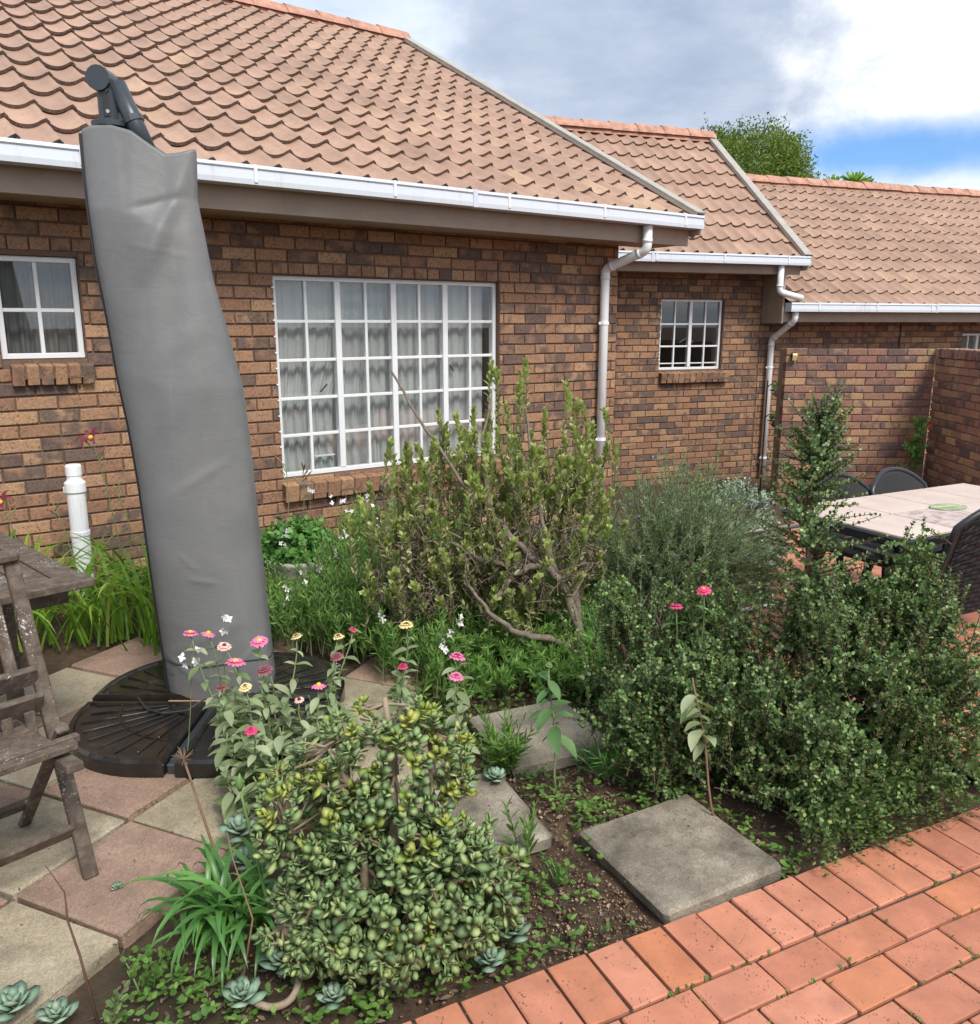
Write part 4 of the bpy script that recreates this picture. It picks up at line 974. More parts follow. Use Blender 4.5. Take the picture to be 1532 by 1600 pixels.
# ------------------------------------------------------------------ weathered wooden table and folding chair
def wooden_table():
    c = Vector((-1.39, 2.85, 0)); ex = Vector((-0.716, 0.698, 0)); ey = Vector((-0.698, -0.716, 0)); ang = math.atan2(ex.y, ex.x)
    t = thing('wooden_table', 'weathered grey wooden slatted garden table cut by the left edge', 'table', c, ang)
    # local: +x runs away along the far edge, +y towards the left of the picture
    L, Wd, z1 = 1.35, 0.92, 0.745
    for i in range(9):
        y0 = 0.012 + i * 0.100
        MB().cbox(0.118, L - 0.118, y0, y0 + 0.094, z1 - 0.024, z1 - 0.001 * (i % 2), 0.003).build('tabletop_slat', M['wood'], t)
    for a, b in ((0.0, 0.112), (L - 0.112, L)): MB().cbox(a, b, 0.0, Wd, z1 - 0.03, z1, 0.004).build('breadboard_end', M['wood'], t)
    for (x0, x1, y0, y1) in ((0.10, 0.124, 0.06, Wd - 0.06), (L - 0.124, L - 0.10, 0.06, Wd - 0.06), (0.126, L - 0.126, 0.06, 0.084), (0.126, L - 0.126, Wd - 0.084, Wd - 0.06)):
        MB().cbox(x0, x1, y0, y1, z1 - 0.10, z1 - 0.032, 0.003).build('apron', M['wood'], t)
    for x, y in ((0.62, 0.10), (L - 0.15, 0.10), (0.62, Wd - 0.15), (L - 0.15, Wd - 0.15)):
        MB().cbox(x, x + 0.055, y, y + 0.055, 0.006, z1 - 0.034, 0.004).build('leg', M['wood'], t)
wooden_table()
def folding_chair():
    foot = Vector((-1.19, 2.22, 0)); F = Vector((0.74, -0.67, 0)); ang = math.atan2(F.y, F.x)   # faces +F
    t = thing('folding_chair', 'weathered wooden folding chair spotted with pale lichen, in front of the wooden table', 'chair', foot, ang)
    # local x: forward, local y: to the chair's left (= out of the picture for -y)
    Wd = -0.46
    for y in (0.0, Wd):
        MB().bar((0.0, y, 0.008), (-0.345, y, 0.92), 0.024, 0.042, (0, 1, 0)).build('stile', M['wood'], t)
        s = 0.029 if y == 0 else -0.029
        MB().bar((-0.44, y - s, 0.008), (0.0, y - s, 0.50), 0.020, 0.036, (0, 1, 0)).build('rear_leg', M['wood'], t)
        MB().bar((-0.43, y - 2.1 * s, 0.40), (0.155, y - 2.1 * s, 0.450), 0.024, 0.045, (0, 1, 0)).build('seat_rail', M['wood'], t)
    for k in range(7):
        x = -0.40 + k * 0.068
        MB().cbox(x, x + 0.050, Wd + 0.07, -0.065, 0.428 + 0.0057 * k, 0.444 + 0.0057 * k, 0.003).build('seat_slat', M['wood'], t)
    MB().cbox(0.060, 0.095, Wd - 0.012, -0.025, 0.470, 0.490, 0.003).build('seat_slat', M['wood'], t)
    MB().cbox(0.020, 0.045, Wd - 0.012, -0.0, 0.466, 0.488, 0.003).build('seat_slat', M['wood'], t)
    def st(z): return -0.345 * (z - 0.008) / 0.912
    MB().bar((st(0.93) + 0.004, 0.02, 0.935), (st(0.93) + 0.004, Wd - 0.02, 0.935), 0.062, 0.034, (0, 0, 1), 0.010).build('top_rail', M['wood'], t)
    for z, w in ((0.60, 0.065), (0.525, 0.070)):
        MB().bar((st(z) + 0.02, -0.014, z), (st(z) + 0.02, Wd + 0.014, z), 0.022, w, (0.45, 0, 0.89)).build('back_rail', M['wood'], t)
    for k in range(6):
        y = -0.075 - k * 0.062
        MB().bar((st(0.62) + 0.015, y, 0.62), (st(0.91) + 0.015, y, 0.91), 0.012, 0.034, (0, 1, 0)).build('back_slat', M['wood'], t)
    for k in range(6):
        y = -0.055 - k * 0.062
        MB().bar((st(0.46) + 0.01, y, 0.40), (st(0.50) + 0.01, y, 0.505), 0.012, 0.030, (0, 1, 0)).build('back_slat', M['wood'], t)
    MB().bar((st(0.15), -0.014, 0.15), (st(0.15), Wd + 0.014, 0.15), 0.020, 0.042, (0.45, 0, 0.89)).build('stretcher', M['wood'], t)
    MB().bar((-0.36, -0.045, 0.12), (-0.36, Wd + 0.045, 0.12), 0.020, 0.036, (0.45, 0, 0.89)).build('stretcher', M['wood'], t)
folding_chair()

# white standpipe by the wall
def standpipe():
    t = thing('standpipe', 'white plastic inspection pipe with a screw cap standing by the brick wall', 'pipe', (-2.50, 5.0, 0.0))
    MB().tube([(0, 0, -0.05), (0, 0, 0.68)], 0.052, 20).build('pipe', M['pvc'], t)
    MB().tube([(0, 0, 0.36), (0, 0, 0.385)], 0.057, 20).build('collar', M['pvc'], t)
    MB().lathe([(0.0521, 0.62), (0.060, 0.63), (0.060, 0.685), (0.045, 0.70), (0.042, 0.71)], 20).build('socket', M['pvc'], t)
    MB().lathe([(0.042, 0.705), (0.042, 0.725), (0.046, 0.73), (0.046, 0.785), (0.038, 0.795), (0.0, 0.797)], 20).build('cap', M['pvc'], t)
    MB().cbox(-0.07, -0.052, -0.015, 0.015, 0.62, 0.66, 0.004).build('lug', M['pvc'], t)
standpipe()

# ------------------------------------------------------------------ tiled dining table and black chairs
TD = Vector((0.888, 0.459, 0)).normalized(); TN = Vector((0.459, -0.888, 0)).normalized(); TP = Vector((1.43, 4.05, 0)); TANG = math.atan2(TD.y, TD.x)
def dining_table():
    t = thing('dining_table', 'outdoor dining table with a beige tiled top and patterned tile insets', 'table', TP, TANG)
    # local x along TD, local -y towards the camera side
    L, Wd, z = 1.40, 0.70, 0.74
    MB().cbox(0, L, -Wd, 0, z - 0.055, z - 0.013, 0.006).build('frame', M['resin'], t)
    nx, ny = 4, 2; cw = L / nx; ch = Wd / ny
    for i in range(nx):
        for j in range(ny):
            deco = (j == 1 and i in (1, 3))
            MB().cbox(i * cw + 0.005, (i + 1) * cw - 0.005, -(j + 1) * ch + 0.005, -j * ch - 0.005, z - 0.012, z, 0.002).build('top_tile', M['tdecor'] if deco else M['ttile'], t)
    for x in (0.10, L - 0.16):
        for y in (-0.14, -Wd + 0.08): MB().cbox(x, x + 0.06, y, y + 0.06, 0.004, z - 0.056, 0.006).build('leg', M['resin'], t)
    for x in (0.115, L - 0.145): MB().cbox(x, x + 0.03, -Wd + 0.141, -0.141, 0.30, 0.34, 0.004).build('stretcher', M['resin'], t)
dining_table()
def rattan_chair(name_label, loc, face, group='black woven dining chairs', tall=0.88):
    """face: direction the sitter looks, in the xy plane. A curved woven back, arms, seat and metal legs."""
    t = thing('dining_chair', name_label, 'chair', loc, math.atan2(face[1], face[0]) - math.pi / 2, group)
    # local: +y forward; back at y = -0.24
    n, k = 22, 14
    V = []; F = []
    def P(u, v, off=0.0):
        x = (u - 0.5) * (0.50 - 0.04 * v); bow = 0.06 * (1 - (2 * u - 1) ** 2)
        top = tall - 0.10 * abs(2 * u - 1) ** 2.2
        z = 0.42 + (top - 0.42) * v
        y = -0.20 - bow - 0.10 * v + off
        return (x, y, z)
    for off in (0.0, -0.018):
        for j in range(k + 1):
            for i in range(n + 1): V.append(P(i / n, j / k, off))
    w = n + 1; s = (k + 1) * w
    for j in range(k):
        for i in range(n):
            a = j * w + i; F.append((a, a + 1, a + w + 1, a + w)); F.append((s + a, s + a + w, s + a + w + 1, s + a + 1))
    for i in range(n): F.append((k * w + i, k * w + i + 1, s + k * w + i + 1, s + k * w + i))
    for j in range(k): a = j * w; F.append((a, a + w, s + a + w, s + a)); b = j * w + n; F.append((b, s + b, s + b + w, b + w))
    back = ob('backrest', np_mesh('backrest', np.array(V), np.array(F), M['rattan'], False), t)
    strand = MB()                                    # woven strands standing proud of the back
    for j in range(1, 22):
        v = j / 22; pts = []
        for i in range(0, 27):
            u = 0.04 + 0.92 * i / 26; p = P(u, v, -0.021 - 0.006 * math.sin(i * math.pi / 2 + (j % 2) * math.pi)); pts.append(p)
        strand.tube(pts, 0.006, 4, False)
    so_ = strand.build('weave', M['rattan'], back); so_['kind'] = 'stuff'
    rim = [P(0, j / 8, -0.009) for j in range(9)] + [P(i / 16, 1, -0.009) for i in range(1, 17)] + [P(1, 1 - j / 8, -0.009) for j in range(1, 9)]
    MB().tube(rim, 0.016, 8).build('back_frame', M['resin'], t, True)
    m = MB(); m.cbox(-0.25, 0.25, -0.235, 0.235, 0.385, 0.435, 0.02); m.build('seat', M['rattan'], t)
    for sx in (-1, 1):
        MB().bar((sx * 0.275, -0.255, 0.645), (sx * 0.275, 0.22, 0.655), 0.055, 0.03, (0, 0, 1), 0.010).build('armrest', M['resin'], t)
        MB().bar((sx * 0.275, 0.20, 0.64), (sx * 0.262, 0.205, 0.42), 0.030, 0.030, (0, 1, 0), 0.008).build('arm_support', M['resin'], t)
        MB().bar((sx * 0.235, 0.20, 0.40), (sx * 0.255, 0.24, 0.004), 0.036, 0.036, (0, 1, 0), 0.008).build('leg', M['resin'], t)
        MB().bar((sx * 0.235, -0.20, 0.40), (sx * 0.255, -0.30, 0.13), 0.036, 0.036, (0, 1, 0), 0.008).build('leg', M['resin'], t)
        MB().tube([(sx * 0.254, -0.296, 0.14), (sx * 0.262, -0.345, 0.004)], 0.013, 10).build('leg_tip', M['steel'], t)
    return t
c0 = TP + TD * 0.84 - TN * 0.04; c1 = TP + TD * 1.30 - TN * 0.02
rattan_chair('black woven chair at the far side of the tiled table, nearer the bushes', c0, (TN.x, TN.y), tall=0.765)
rattan_chair('black woven chair at the far side of the tiled table, nearer the garden wall', c1, (TN.x * 0.96, TN.y * 0.96), tall=0.765)
rattan_chair('black woven armchair cut by the right edge, drawn up to the tiled table', Vector((1.93, 3.66, 0)), (-TN.x, -TN.y), tall=0.92)
def green_dish():
    t = thing('leaf_mat', 'flat pale green leaf-shaped mat on the tiled table', 'mat', TP + TD * 0.70 + TN * 0.38 + Vector((0, 0, 0.741)), 0.3)
    n = 20; V = []; F = []
    for k, (r, z) in enumerate(((0.0, 0.001), (0.55, 0.001), (0.85, 0.002), (1.0, 0.005))):
        for i in range(n):
            a = 2 * math.pi * i / n; q = 1 + 0.16 * math.cos(a) + 0.03 * math.cos(8 * a); V.append((0.10 * r * q * math.cos(a), 0.06 * r * q * math.sin(a), z))
    for k in range(3):
        for i in range(n): F.append((k * n + i, k * n + (i + 1) % n, (k + 1) * n + (i + 1) % n, (k + 1) * n + i))
    me = bpy.data.meshes.new('bowl'); me.from_pydata(V, [], F); me.materials.append(M['dish']); me.polygons.foreach_set('use_smooth', [True] * len(F))
    o = ob('leaf_sheet', me, t); md = o.modifiers.new('s', 'SOLIDIFY'); md.thickness = 0.005; md.offset = 1
    MB().tube([(-0.08, 0, 0.006), (0.0, 0, 0.006), (0.10, 0, 0.008)], 0.0015, 5).build('midrib', M['yellow'], t)
M['dish'] = simple('green_glaze', (0.26, 0.33, 0.19), 0.35, nscale=25, namp=0.3)
green_dish()
# pale pole lying across the bed beside the rosemary and a short one by the spekboom
o = MB().tube([(1.40, 5.28, 0.27), (1.62, 5.2, 0.32), (1.74, 4.85, 0.44), (1.80, 4.72, 0.49)], 0.013, 10).build('garden_hose', M['hose'], None, True); tag(o, 'pale hose end arching out of the rosemary towards the tiled table', 'hose')
o = MB().tube([(1.08, 3.52, 0.385), (1.20, 3.44, 0.44), (1.33, 3.38, 0.50)], 0.010, 10).build('cane', M['hose'], None, True); tag(o, 'short pale cane poking out left of the tall spire of the dark bush', 'cane')
M_h = None

# ------------------------------------------------------------------ plant helpers
def nrm(v): return v / np.maximum(np.linalg.norm(v, axis=-1, keepdims=True), 1e-9)
def bez(A, B, C, K):
    t = np.linspace(0, 1, K)[None, :, None]
    return (1 - t) ** 2 * A[:, None] + 2 * t * (1 - t) * B[:, None] + t ** 2 * C[:, None]
def tangents(C):
    T = np.zeros_like(C); T[:, 1:-1] = C[:, 2:] - C[:, :-2]; T[:, 0] = C[:, 1] - C[:, 0]; T[:, -1] = C[:, -1] - C[:, -2]; return nrm(T)
def tubes_np(C, r0, r1, sides=4):
    N, K, _ = C.shape; T = tangents(C); ref = np.where(np.abs(T[:, :1, 2:3]) > 0.9, np.array([[[1., 0, 0]]]), np.array([[[0, 0, 1.]]]))
    X = nrm(np.cross(T, np.broadcast_to(ref, T.shape))); Y = np.cross(T, X)
    r = np.broadcast_to(np.asarray(r0, float).reshape(-1, 1), (N, 1)) * (1 - np.linspace(0, 1, K)) + np.broadcast_to(np.asarray(r1, float).reshape(-1, 1), (N, 1)) * np.linspace(0, 1, K)
    a = np.arange(sides) * 2 * np.pi / sides
    V = C[:, :, None] + r[:, :, None, None] * (X[:, :, None] * np.cos(a)[None, None, :, None] + Y[:, :, None] * np.sin(a)[None, None, :, None])
    V = V.reshape(-1, 3); n, k, s = np.meshgrid(np.arange(N), np.arange(K - 1), np.arange(sides), indexing='ij')
    b = (n * K + k) * sides; s2 = (s + 1) % sides
    F = np.stack([b + s, b + s2, b + sides + s2, b + sides + s], -1).reshape(-1, 4)
    return V, F
T_ROUND = (np.array([(0, 0, 0), (-.40, .26, .05), (-.42, .74, .06), (0, 1, 0), (.42, .74, .06), (.40, .26, .05)], float), np.array([(0, 3, 2, 1), (0, 5, 4, 3)]))
T_LANCE = (np.array([(0, 0, 0), (-.40, .30, .10), (-.33, .65, .06), (0, 1, -.10), (.33, .65, .06), (.40, .30, .10)], float), np.array([(0, 3, 2, 1), (0, 5, 4, 3)]))
T_OBOV = (np.array([(0, 0, 0), (-.22, .30, .04), (-.46, .72, .08), (0, 1, 0), (.46, .72, .08), (.22, .30, .04)], float), np.array([(0, 3, 2, 1), (0, 5, 4, 3)]))
T_NEEDLE = (np.array([(-.5, 0, 0), (.5, 0, 0), (.3, 1, -.05), (-.3, 1, -.05)], float), np.array([(0, 1, 2, 3)]))
def leaves_np(P, D, U, L, Wd, T):
    D = nrm(D); S = nrm(np.cross(D, U)); Nn = np.cross(S, D)
    L = np.broadcast_to(np.asarray(L, float), (len(P),))[:, None, None]; Wd = np.broadcast_to(np.asarray(Wd, float), (len(P),))[:, None, None]
    tv, tf = T
    V = P[:, None] + S[:, None] * tv[None, :, 0:1] * Wd + D[:, None] * tv[None, :, 1:2] * L + Nn[:, None] * tv[None, :, 2:3] * Wd
    F = (np.arange(len(P)) * len(tv))[:, None, None] + tf[None]
    return V.reshape(-1, 3), F.reshape(-1, tf.shape[1])
def join(parts):
    Vs, Fs, o = [], [], 0
    for V, F in parts: Vs.append(V); Fs.append(F + o); o += len(V)
    return np.vstack(Vs), np.vstack(Fs)
def np_part(name, VF, m, parent, origin, smooth=False, kind=None):
    o = ob(name, np_mesh(name, VF[0] - np.asarray(origin), VF[1], m, smooth), parent)
    if kind: o['kind'] = kind
    return o
def rdir(n, rng): return nrm(rng.normal(size=(n, 3)))
def ell_points(ells, n, rng, lo=0.6, hi=1.0):
    w = np.array([e[2] for e in ells], float); idx = rng.choice(len(ells), n, p=w / w.sum())
    C = np.array([e[0] for e in ells])[idx]; Rr = np.array([e[1] for e in ells])[idx]
    d = rdir(n, rng); q = (lo ** 3 + (hi ** 3 - lo ** 3) * rng.random(n)) ** (1 / 3)
    return C + d * Rr * q[:, None], nrm(d / Rr), C
def shoots(C, pairs, L, Wd, T, rng, angle=0.9, t0=0.1, decussate=True, up=0.2, size_end=0.7, rnd_amt=0.25):
    """opposite leaf pairs along each curve of C (N,K,3)"""
    N, K, _ = C.shape; Tn = tangents(C); ref = rdir(N, rng)
    ts = np.linspace(t0, 1.0, pairs); out = []
    for k, t in enumerate(ts):
        f = t * (K - 1); i = min(int(f), K - 2); w = f - i
        P = C[:, i] * (1 - w) + C[:, i + 1] * w; d = Tn[:, i]
        X = nrm(np.cross(d, ref)); Y = np.cross(d, X)
        a = (k % 2) * math.pi / 2 if decussate else k * 2.4
        side = X * math.cos(a) + Y * math.sin(a)
        for s in ((1, -1) if decussate else (1,)):
            D = d * math.cos(angle) + side * s * math.sin(angle) + rng.normal(0, rnd_amt, (N, 3)) + np.array([0, 0, up])
            sc = (1 + (size_end - 1) * t) * rng.uniform(0.75, 1.2, N)
            out.append(leaves_np(P, D, d + rng.normal(0, .2, (N, 3)), L * sc, Wd * sc, T))
    return out

# ------------------------------------------------------------------ spekboom: the large dark round-leaved bush
def spekboom():
    rng = np.random.default_rng(21); org = (1.02, 2.92, 0)
    root = thing('spekboom_bush', 'large dark bush of tiny round leaves with a spire, spilling over red paving', 'bush', org)
    ells = [((.58, 2.92, .32), (.30, .32, .34), 1.4), ((.52, 3.0, .50), (.12, .13, .20), .35), ((.72, 2.98, .46), (.12, .14, .24), .3), ((.92, 2.80, .22), (.38, .38, .30), 1.3), ((.90, 3.0, .50), (.10, .12, .26), .3), ((1.20, 2.82, .30), (.40, .38, .40), 1.5), ((1.50, 2.90, .32), (.34, .36, .40), 1.4),
            ((1.38, 3.02, .46), (.15, .16, .24), .5), ((1.60, 3.05, .56), (.13, .16, .28), .5), ((1.70, 2.98, .44), (.12, .14, .26), .35), ((1.18, 2.62, .16), (.40, .28, .26), 0.9), ((.78, 2.70, .14), (.36, .26, .22), .7), ((1.55, 2.74, .2), (.30, .26, .3), .6)]
    Cc, ncc, _ = ell_points(ells, 330, rng, 0.72, 1.02); ci = rng.integers(0, 330, 4300); spread = rng.uniform(.018, .055, 330)[ci]
    B = Cc[ci] + rng.normal(0, 1, (4300, 3)) * spread[:, None]; nr = nrm(ncc[ci] + rng.normal(0, .35, (4300, 3)))
    Bf, nf, _ = ell_points(ells, 450, rng, 0.35, 0.8); B = np.vstack([B, Bf]); nr = np.vstack([nr, nf])
    keep = (B[:, 2] > 0.015) & ~((B[:, 1] < 2.50 - 0.0 + (B[:, 0] - .9) * .42) & (B[:, 2] < .05) & (B[:, 0] < .9))
    # leave the stepping slab clear
    keep &= ~((B[:, 0] < 0.86) & (B[:, 1] < 2.60)); keep &= ~((B[:, 0] < 0.42) & (B[:, 1] > 2.95))
    keep &= ~((B[:, 0] > 1.69) & (B[:, 2] > .27)); B = B[keep]; nr = nr[keep]
    n = len(B); low = np.clip((0.35 - B[:, 2]) / 0.35, 0, 1)[:, None]
    d = nrm(nr * np.array([.8, .8, .5]) + np.array([0, 0, .75]) * (1 - low) + np.array([0, 0, -.45]) * low + rng.normal(0, .35, (n, 3)))
    ln = rng.uniform(.08, .17, n)[:, None]; A = B - d * ln; A[:, 2] = np.maximum(A[:, 2], 0.01); Mid = (A + B) / 2 + rng.normal(0, .018, (n, 3)) + np.array([0, 0, .02])
    tw = bez(A, Mid, B, 7)
    # shoots that stand clear of the outline
    B2, nr2, _ = ell_points(ells[:10], 190, rng, 0.9, 1.02); k2 = (nr2[:, 2] > 0.3); B2 = B2[k2]; nr2 = nr2[k2]; n2 = len(B2)
    E2 = B2 + nrm(np.array([0, 0, 1.]) + nr2 * .35 + rng.normal(0, .22, (n2, 3))) * rng.uniform(.06, .16, n2)[:, None]
    tw2 = bez(B2 - np.array([0, 0, .06]), (B2 + E2) / 2 + rng.normal(0, .012, (n2, 3)), E2, 7)
    # the spire
    ax = np.array([(1.10, 2.98, .2), (1.22, 3.06, .60), (1.19, 3.12, .95), (1.25, 3.15, 1.27)])
    n3 = 250; t = rng.uniform(.18, 1, n3); ai = np.clip((t * 3).astype(int), 0, 2); w = t * 3 - ai
    ctr = ax[ai] * (1 - w)[:, None] + ax[ai + 1] * w[:, None]
    ang = rng.uniform(0, 6.283, n3); rad = (0.28 * (1 - t) ** 0.6 + 0.05) * rng.uniform(.5, 1.15, n3)
    E3 = ctr + np.stack([np.cos(ang) * rad, np.sin(ang) * rad, rng.uniform(.02, .16, n3)], -1)
    tw3 = bez(ctr, (ctr + E3) / 2 + np.array([0, 0, -.01]), E3, 7)
    # low shoots creeping over paving and slab edge
    n4 = 150; x4 = rng.uniform(.98, 1.62, n4); e4 = np.stack([x4, 2.22 + (x4 - .9) * .48 + rng.uniform(-.06, .10, n4), rng.uniform(.01, .05, n4)], -1)
    a4 = e4 + np.stack([rng.uniform(-.05, .05, n4), rng.uniform(.10, .26, n4), rng.uniform(.06, .22, n4)], -1)
    tw4 = bez(a4, (a4 + e4) / 2 + np.array([0, -.03, .06]), e4, 7)
    # right lobe crest
    allc = np.concatenate([tw, tw2, tw3, tw4])
    sm = tubes_np(np.concatenate([tw, tw2, tw3]), 0.0021, 0.0011, 4)
    lv = shoots(allc, 13, .0172, .0160, T_ROUND, rng, 1.05, .12, True, .15, .75, .38)
    np_part('foliage', join(lv), M['speck'], root, org, True, 'stuff')
    np_part('twigs', sm, M['speck_stem'], root, org, True, 'stuff')
    for pts, r0, r1 in (([(1.06, 2.95, -.02), (1.12, 2.99, .22), (1.22, 3.06, .60), (1.19, 3.12, .95), (1.25, 3.15, 1.27)], .022, .003), ([(1.02, 2.95, -.02), (1.25, 2.98, .25), (1.40, 3.02, .45), (1.46, 3.05, .66)], .020, .004),
                        ([(.98, 2.95, -.02), (.80, 2.98, .25), (.68, 3.0, .42), (.62, 3.02, .56)], .018, .004), ([(1.0, 2.9, -.02), (.72, 2.88, .18), (.52, 2.92, .36), (.48, 3.0, .50)], .016, .004), ([(1.05, 2.93, -.02), (1.08, 2.9, .2), (1.02, 2.92, .36), (.97, 2.95, .46)], .016, .004), ([(1.10, 2.93, 0), (1.36, 2.85, .2), (1.58, 2.95, .42), (1.62, 3.0, .66)], .018, .004)):
        m = MB(); k = len(pts); P = [Vector(p) - Vector(org) for p in pts]; m.tube(P, [r0 + (r1 - r0) * i / (k - 1) for i in range(k)], 8); m.build('stem', M['speck_stem'], root, True)
spekboom()

# ------------------------------------------------------------------ pincushion shrub in the middle
def pincushion():
    rng = np.random.default_rng(33); org = (0.46, 3.8, 0)
    root = thing('pincushion_shrub', 'tall sprawling grey-green shrub with pale leafy tips and bare arching branches before the wide window', 'shrub', org)
    tips = np.array([(0.01, 4.2, 1.42), (0.18, 4.3, 1.43), (0.39, 4.4, 1.31), (-0.25, 4.1, 1.2), (-0.17, 4.2, 1.17), (-0.46, 3.9, 1.08), (-0.4, 4.0, 1.05), (-0.08, 4.2, 1.2), (0.60, 4.45, 1.17), (0.21, 4.2, 1.02), (-0.61, 3.9, 0.81), (-0.57, 3.8, 0.52), (-0.02, 4.0, 1.10), (0.5, 4.3, 1.10), (0.08, 4.25, 1.22), (0.28, 4.3, 1.18), (0.45, 4.4, 1.22), (-0.33, 4.05, 1.0), (.12, 4.1, 1.0), (-.1, 3.95, .95)])
    ells = [((-.18, 4.02, .72), (.42, .34, .36), 1.6), ((.22, 4.15, .76), (.36, .34, .34), 1.4), ((.45, 4.25, .70), (.24, .26, .36), .8), ((-.40, 3.85, .55), (.24, .24, .30), .7), ((.05, 3.85, .50), (.40, .26, .24), .8), ((.1, 4.1, .95), (.38, .26, .18), .6)]
    B, nr, C = ell_points(ells, 360, rng, .5, 1.08); tall = np.zeros(len(B))
    B = np.vstack([B, tips, tips + rng.normal(0, .04, tips.shape) - np.array([0, 0, .08]), tips + rng.normal(0, .05, tips.shape) - np.array([0, 0, .13])]); nr = np.vstack([nr] + [np.tile([[0, 0, 1.]], (len(tips), 1))] * 3); n = len(B); nrand = 360
    d = nrm(nr * .55 + np.array([-.05, -.05, 1.0]) + rng.normal(0, .20, (n, 3)))
    ln = rng.uniform(.16, .30, n); ln[nrand:] = rng.uniform(.28, .36, n - nrand)
    A = B - d * ln[:, None]; Mid = (A + B) / 2 + rng.normal(0, .02, (n, 3)); tw = bez(A, Mid, B, 8)
    tip = tw[:, 5:]                                # last third carries the young leaves
    lvt = shoots(tip, 13, .040, .0210, T_OBOV, rng, .55, .0, False, .25, .8, .16) + shoots(tip, 13, .040, .0210, T_OBOV, rng, .75, .0, False, .2, .85, .16)
    pick = rng.random(n) < .5; pick[nrand:] = True
    lvt_b = shoots(tip[pick], 12, .036, .020, T_OBOV, rng, .45, .2, False, .4, .8, .15)
    np_part('young_leaves', join(lvt_b + lvt[:12]), M['protea_tip'], root, org, True, 'stuff')
    lvo = lvt[12:] + shoots(tw[:, :6], 20, .040, .0185, T_LANCE, rng, .8, .12, False, .15, .9, .28)
    np_part('old_leaves', join(lvo), M['protea'], root, org, True, 'stuff')
    Bd, nd_, _ = ell_points([((-.12, 3.92, .48), (.46, .30, .30), 1), ((.25, 4.0, .5), (.34, .3, .3), 1), ((-.35, 3.82, .45), (.25, .22, .3), .6)], 330, rng, .3, .95)
    dd = nrm(nd_ * .6 + rng.normal(0, .5, (len(Bd), 3))); Ad = Bd - dd * .16; twd = bez(Ad, (Ad + Bd) / 2 + rng.normal(0, .02, (len(Bd), 3)), Bd, 6)
    np_part('dry_leaves', join(shoots(twd, 9, .030, .010, T_LANCE, rng, .9, .2, False, -.1, .9, .4)), M['dead'], root, org, True, 'stuff')
    np_part('twigs', join([tubes_np(tw, .0030, .0018, 5), tubes_np(twd, .003, .0012, 4)]), M['bark'], root, org, True, 'stuff')
    br = [([(0.46, 3.8, -.03), (0.42, 3.8, .09), (0.33, 3.76, .15), (0.22, 3.7, .20), (0.10, 3.64, .25), (0.0, 3.66, .33), (-.12, 3.74, .45)], .026, .007), ([(0.45, 3.82, .02), (0.43, 3.85, .19), (0.37, 3.9, .34), (0.32, 3.9, .44), (0.25, 3.9, .485), (0.17, 3.86, .485), (0.10, 3.8, .46), (0.03, 3.7, .39)], .026, .012),
          ([(0.34, 3.9, .39), (0.30, 3.95, .50), (0.27, 4.0, .62), (0.22, 4.1, .85), (.18, 4.25, 1.2)], .020, .005), ([(0.25, 3.9, .485), (0.12, 3.9, .60), (0.0, 3.95, .75), (-.05, 4.1, 1.0), (0.0, 4.2, 1.25)], .019, .005), ([(0.15, 3.86, .485), (-.05, 3.86, .52), (-.25, 3.9, .64), (-.38, 3.95, .85)], .016, .005),
          ([(0.44, 3.86, .1), (0.42, 3.98, .38), (0.36, 4.1, .62), (0.42, 4.3, 1.0)], .020, .005), ([(-.05, 3.95, .75), (-.18, 4.0, .95), (-.36, 4.15, 1.18), (-.50, 4.3, 1.39)], .010, .006), ([(0.40, 3.9, .30), (0.46, 4.0, .42), (0.6, 4.2, .48)], .014, .005), ([(.12, 3.88, .6), (.02, 3.95, .68), (-.1, 3.9, .6), (-.25, 3.82, .7)], .010, .004)]
    for pts, r0, r1 in br:
        P = np.array(pts); k = 4 * (len(P) - 1) + 1; tt = np.linspace(0, len(P) - 1, k); Q = np.stack([np.interp(tt, np.arange(len(P)), P[:, i]) for i in range(3)], -1)
        Q[1:-1] = (Q[:-2] + 2 * Q[1:-1] + Q[2:]) / 4; Q[1:-1] += rng.normal(0, .004, Q[1:-1].shape)
        m = MB(); m.tube([Vector(q) - Vector(org) for q in Q], [r0 + (r1 - r0) * i / (k - 1) * 1.0 for i in range(k)], 9); m.build('branch', M['bark'], root, True)
pincushion()

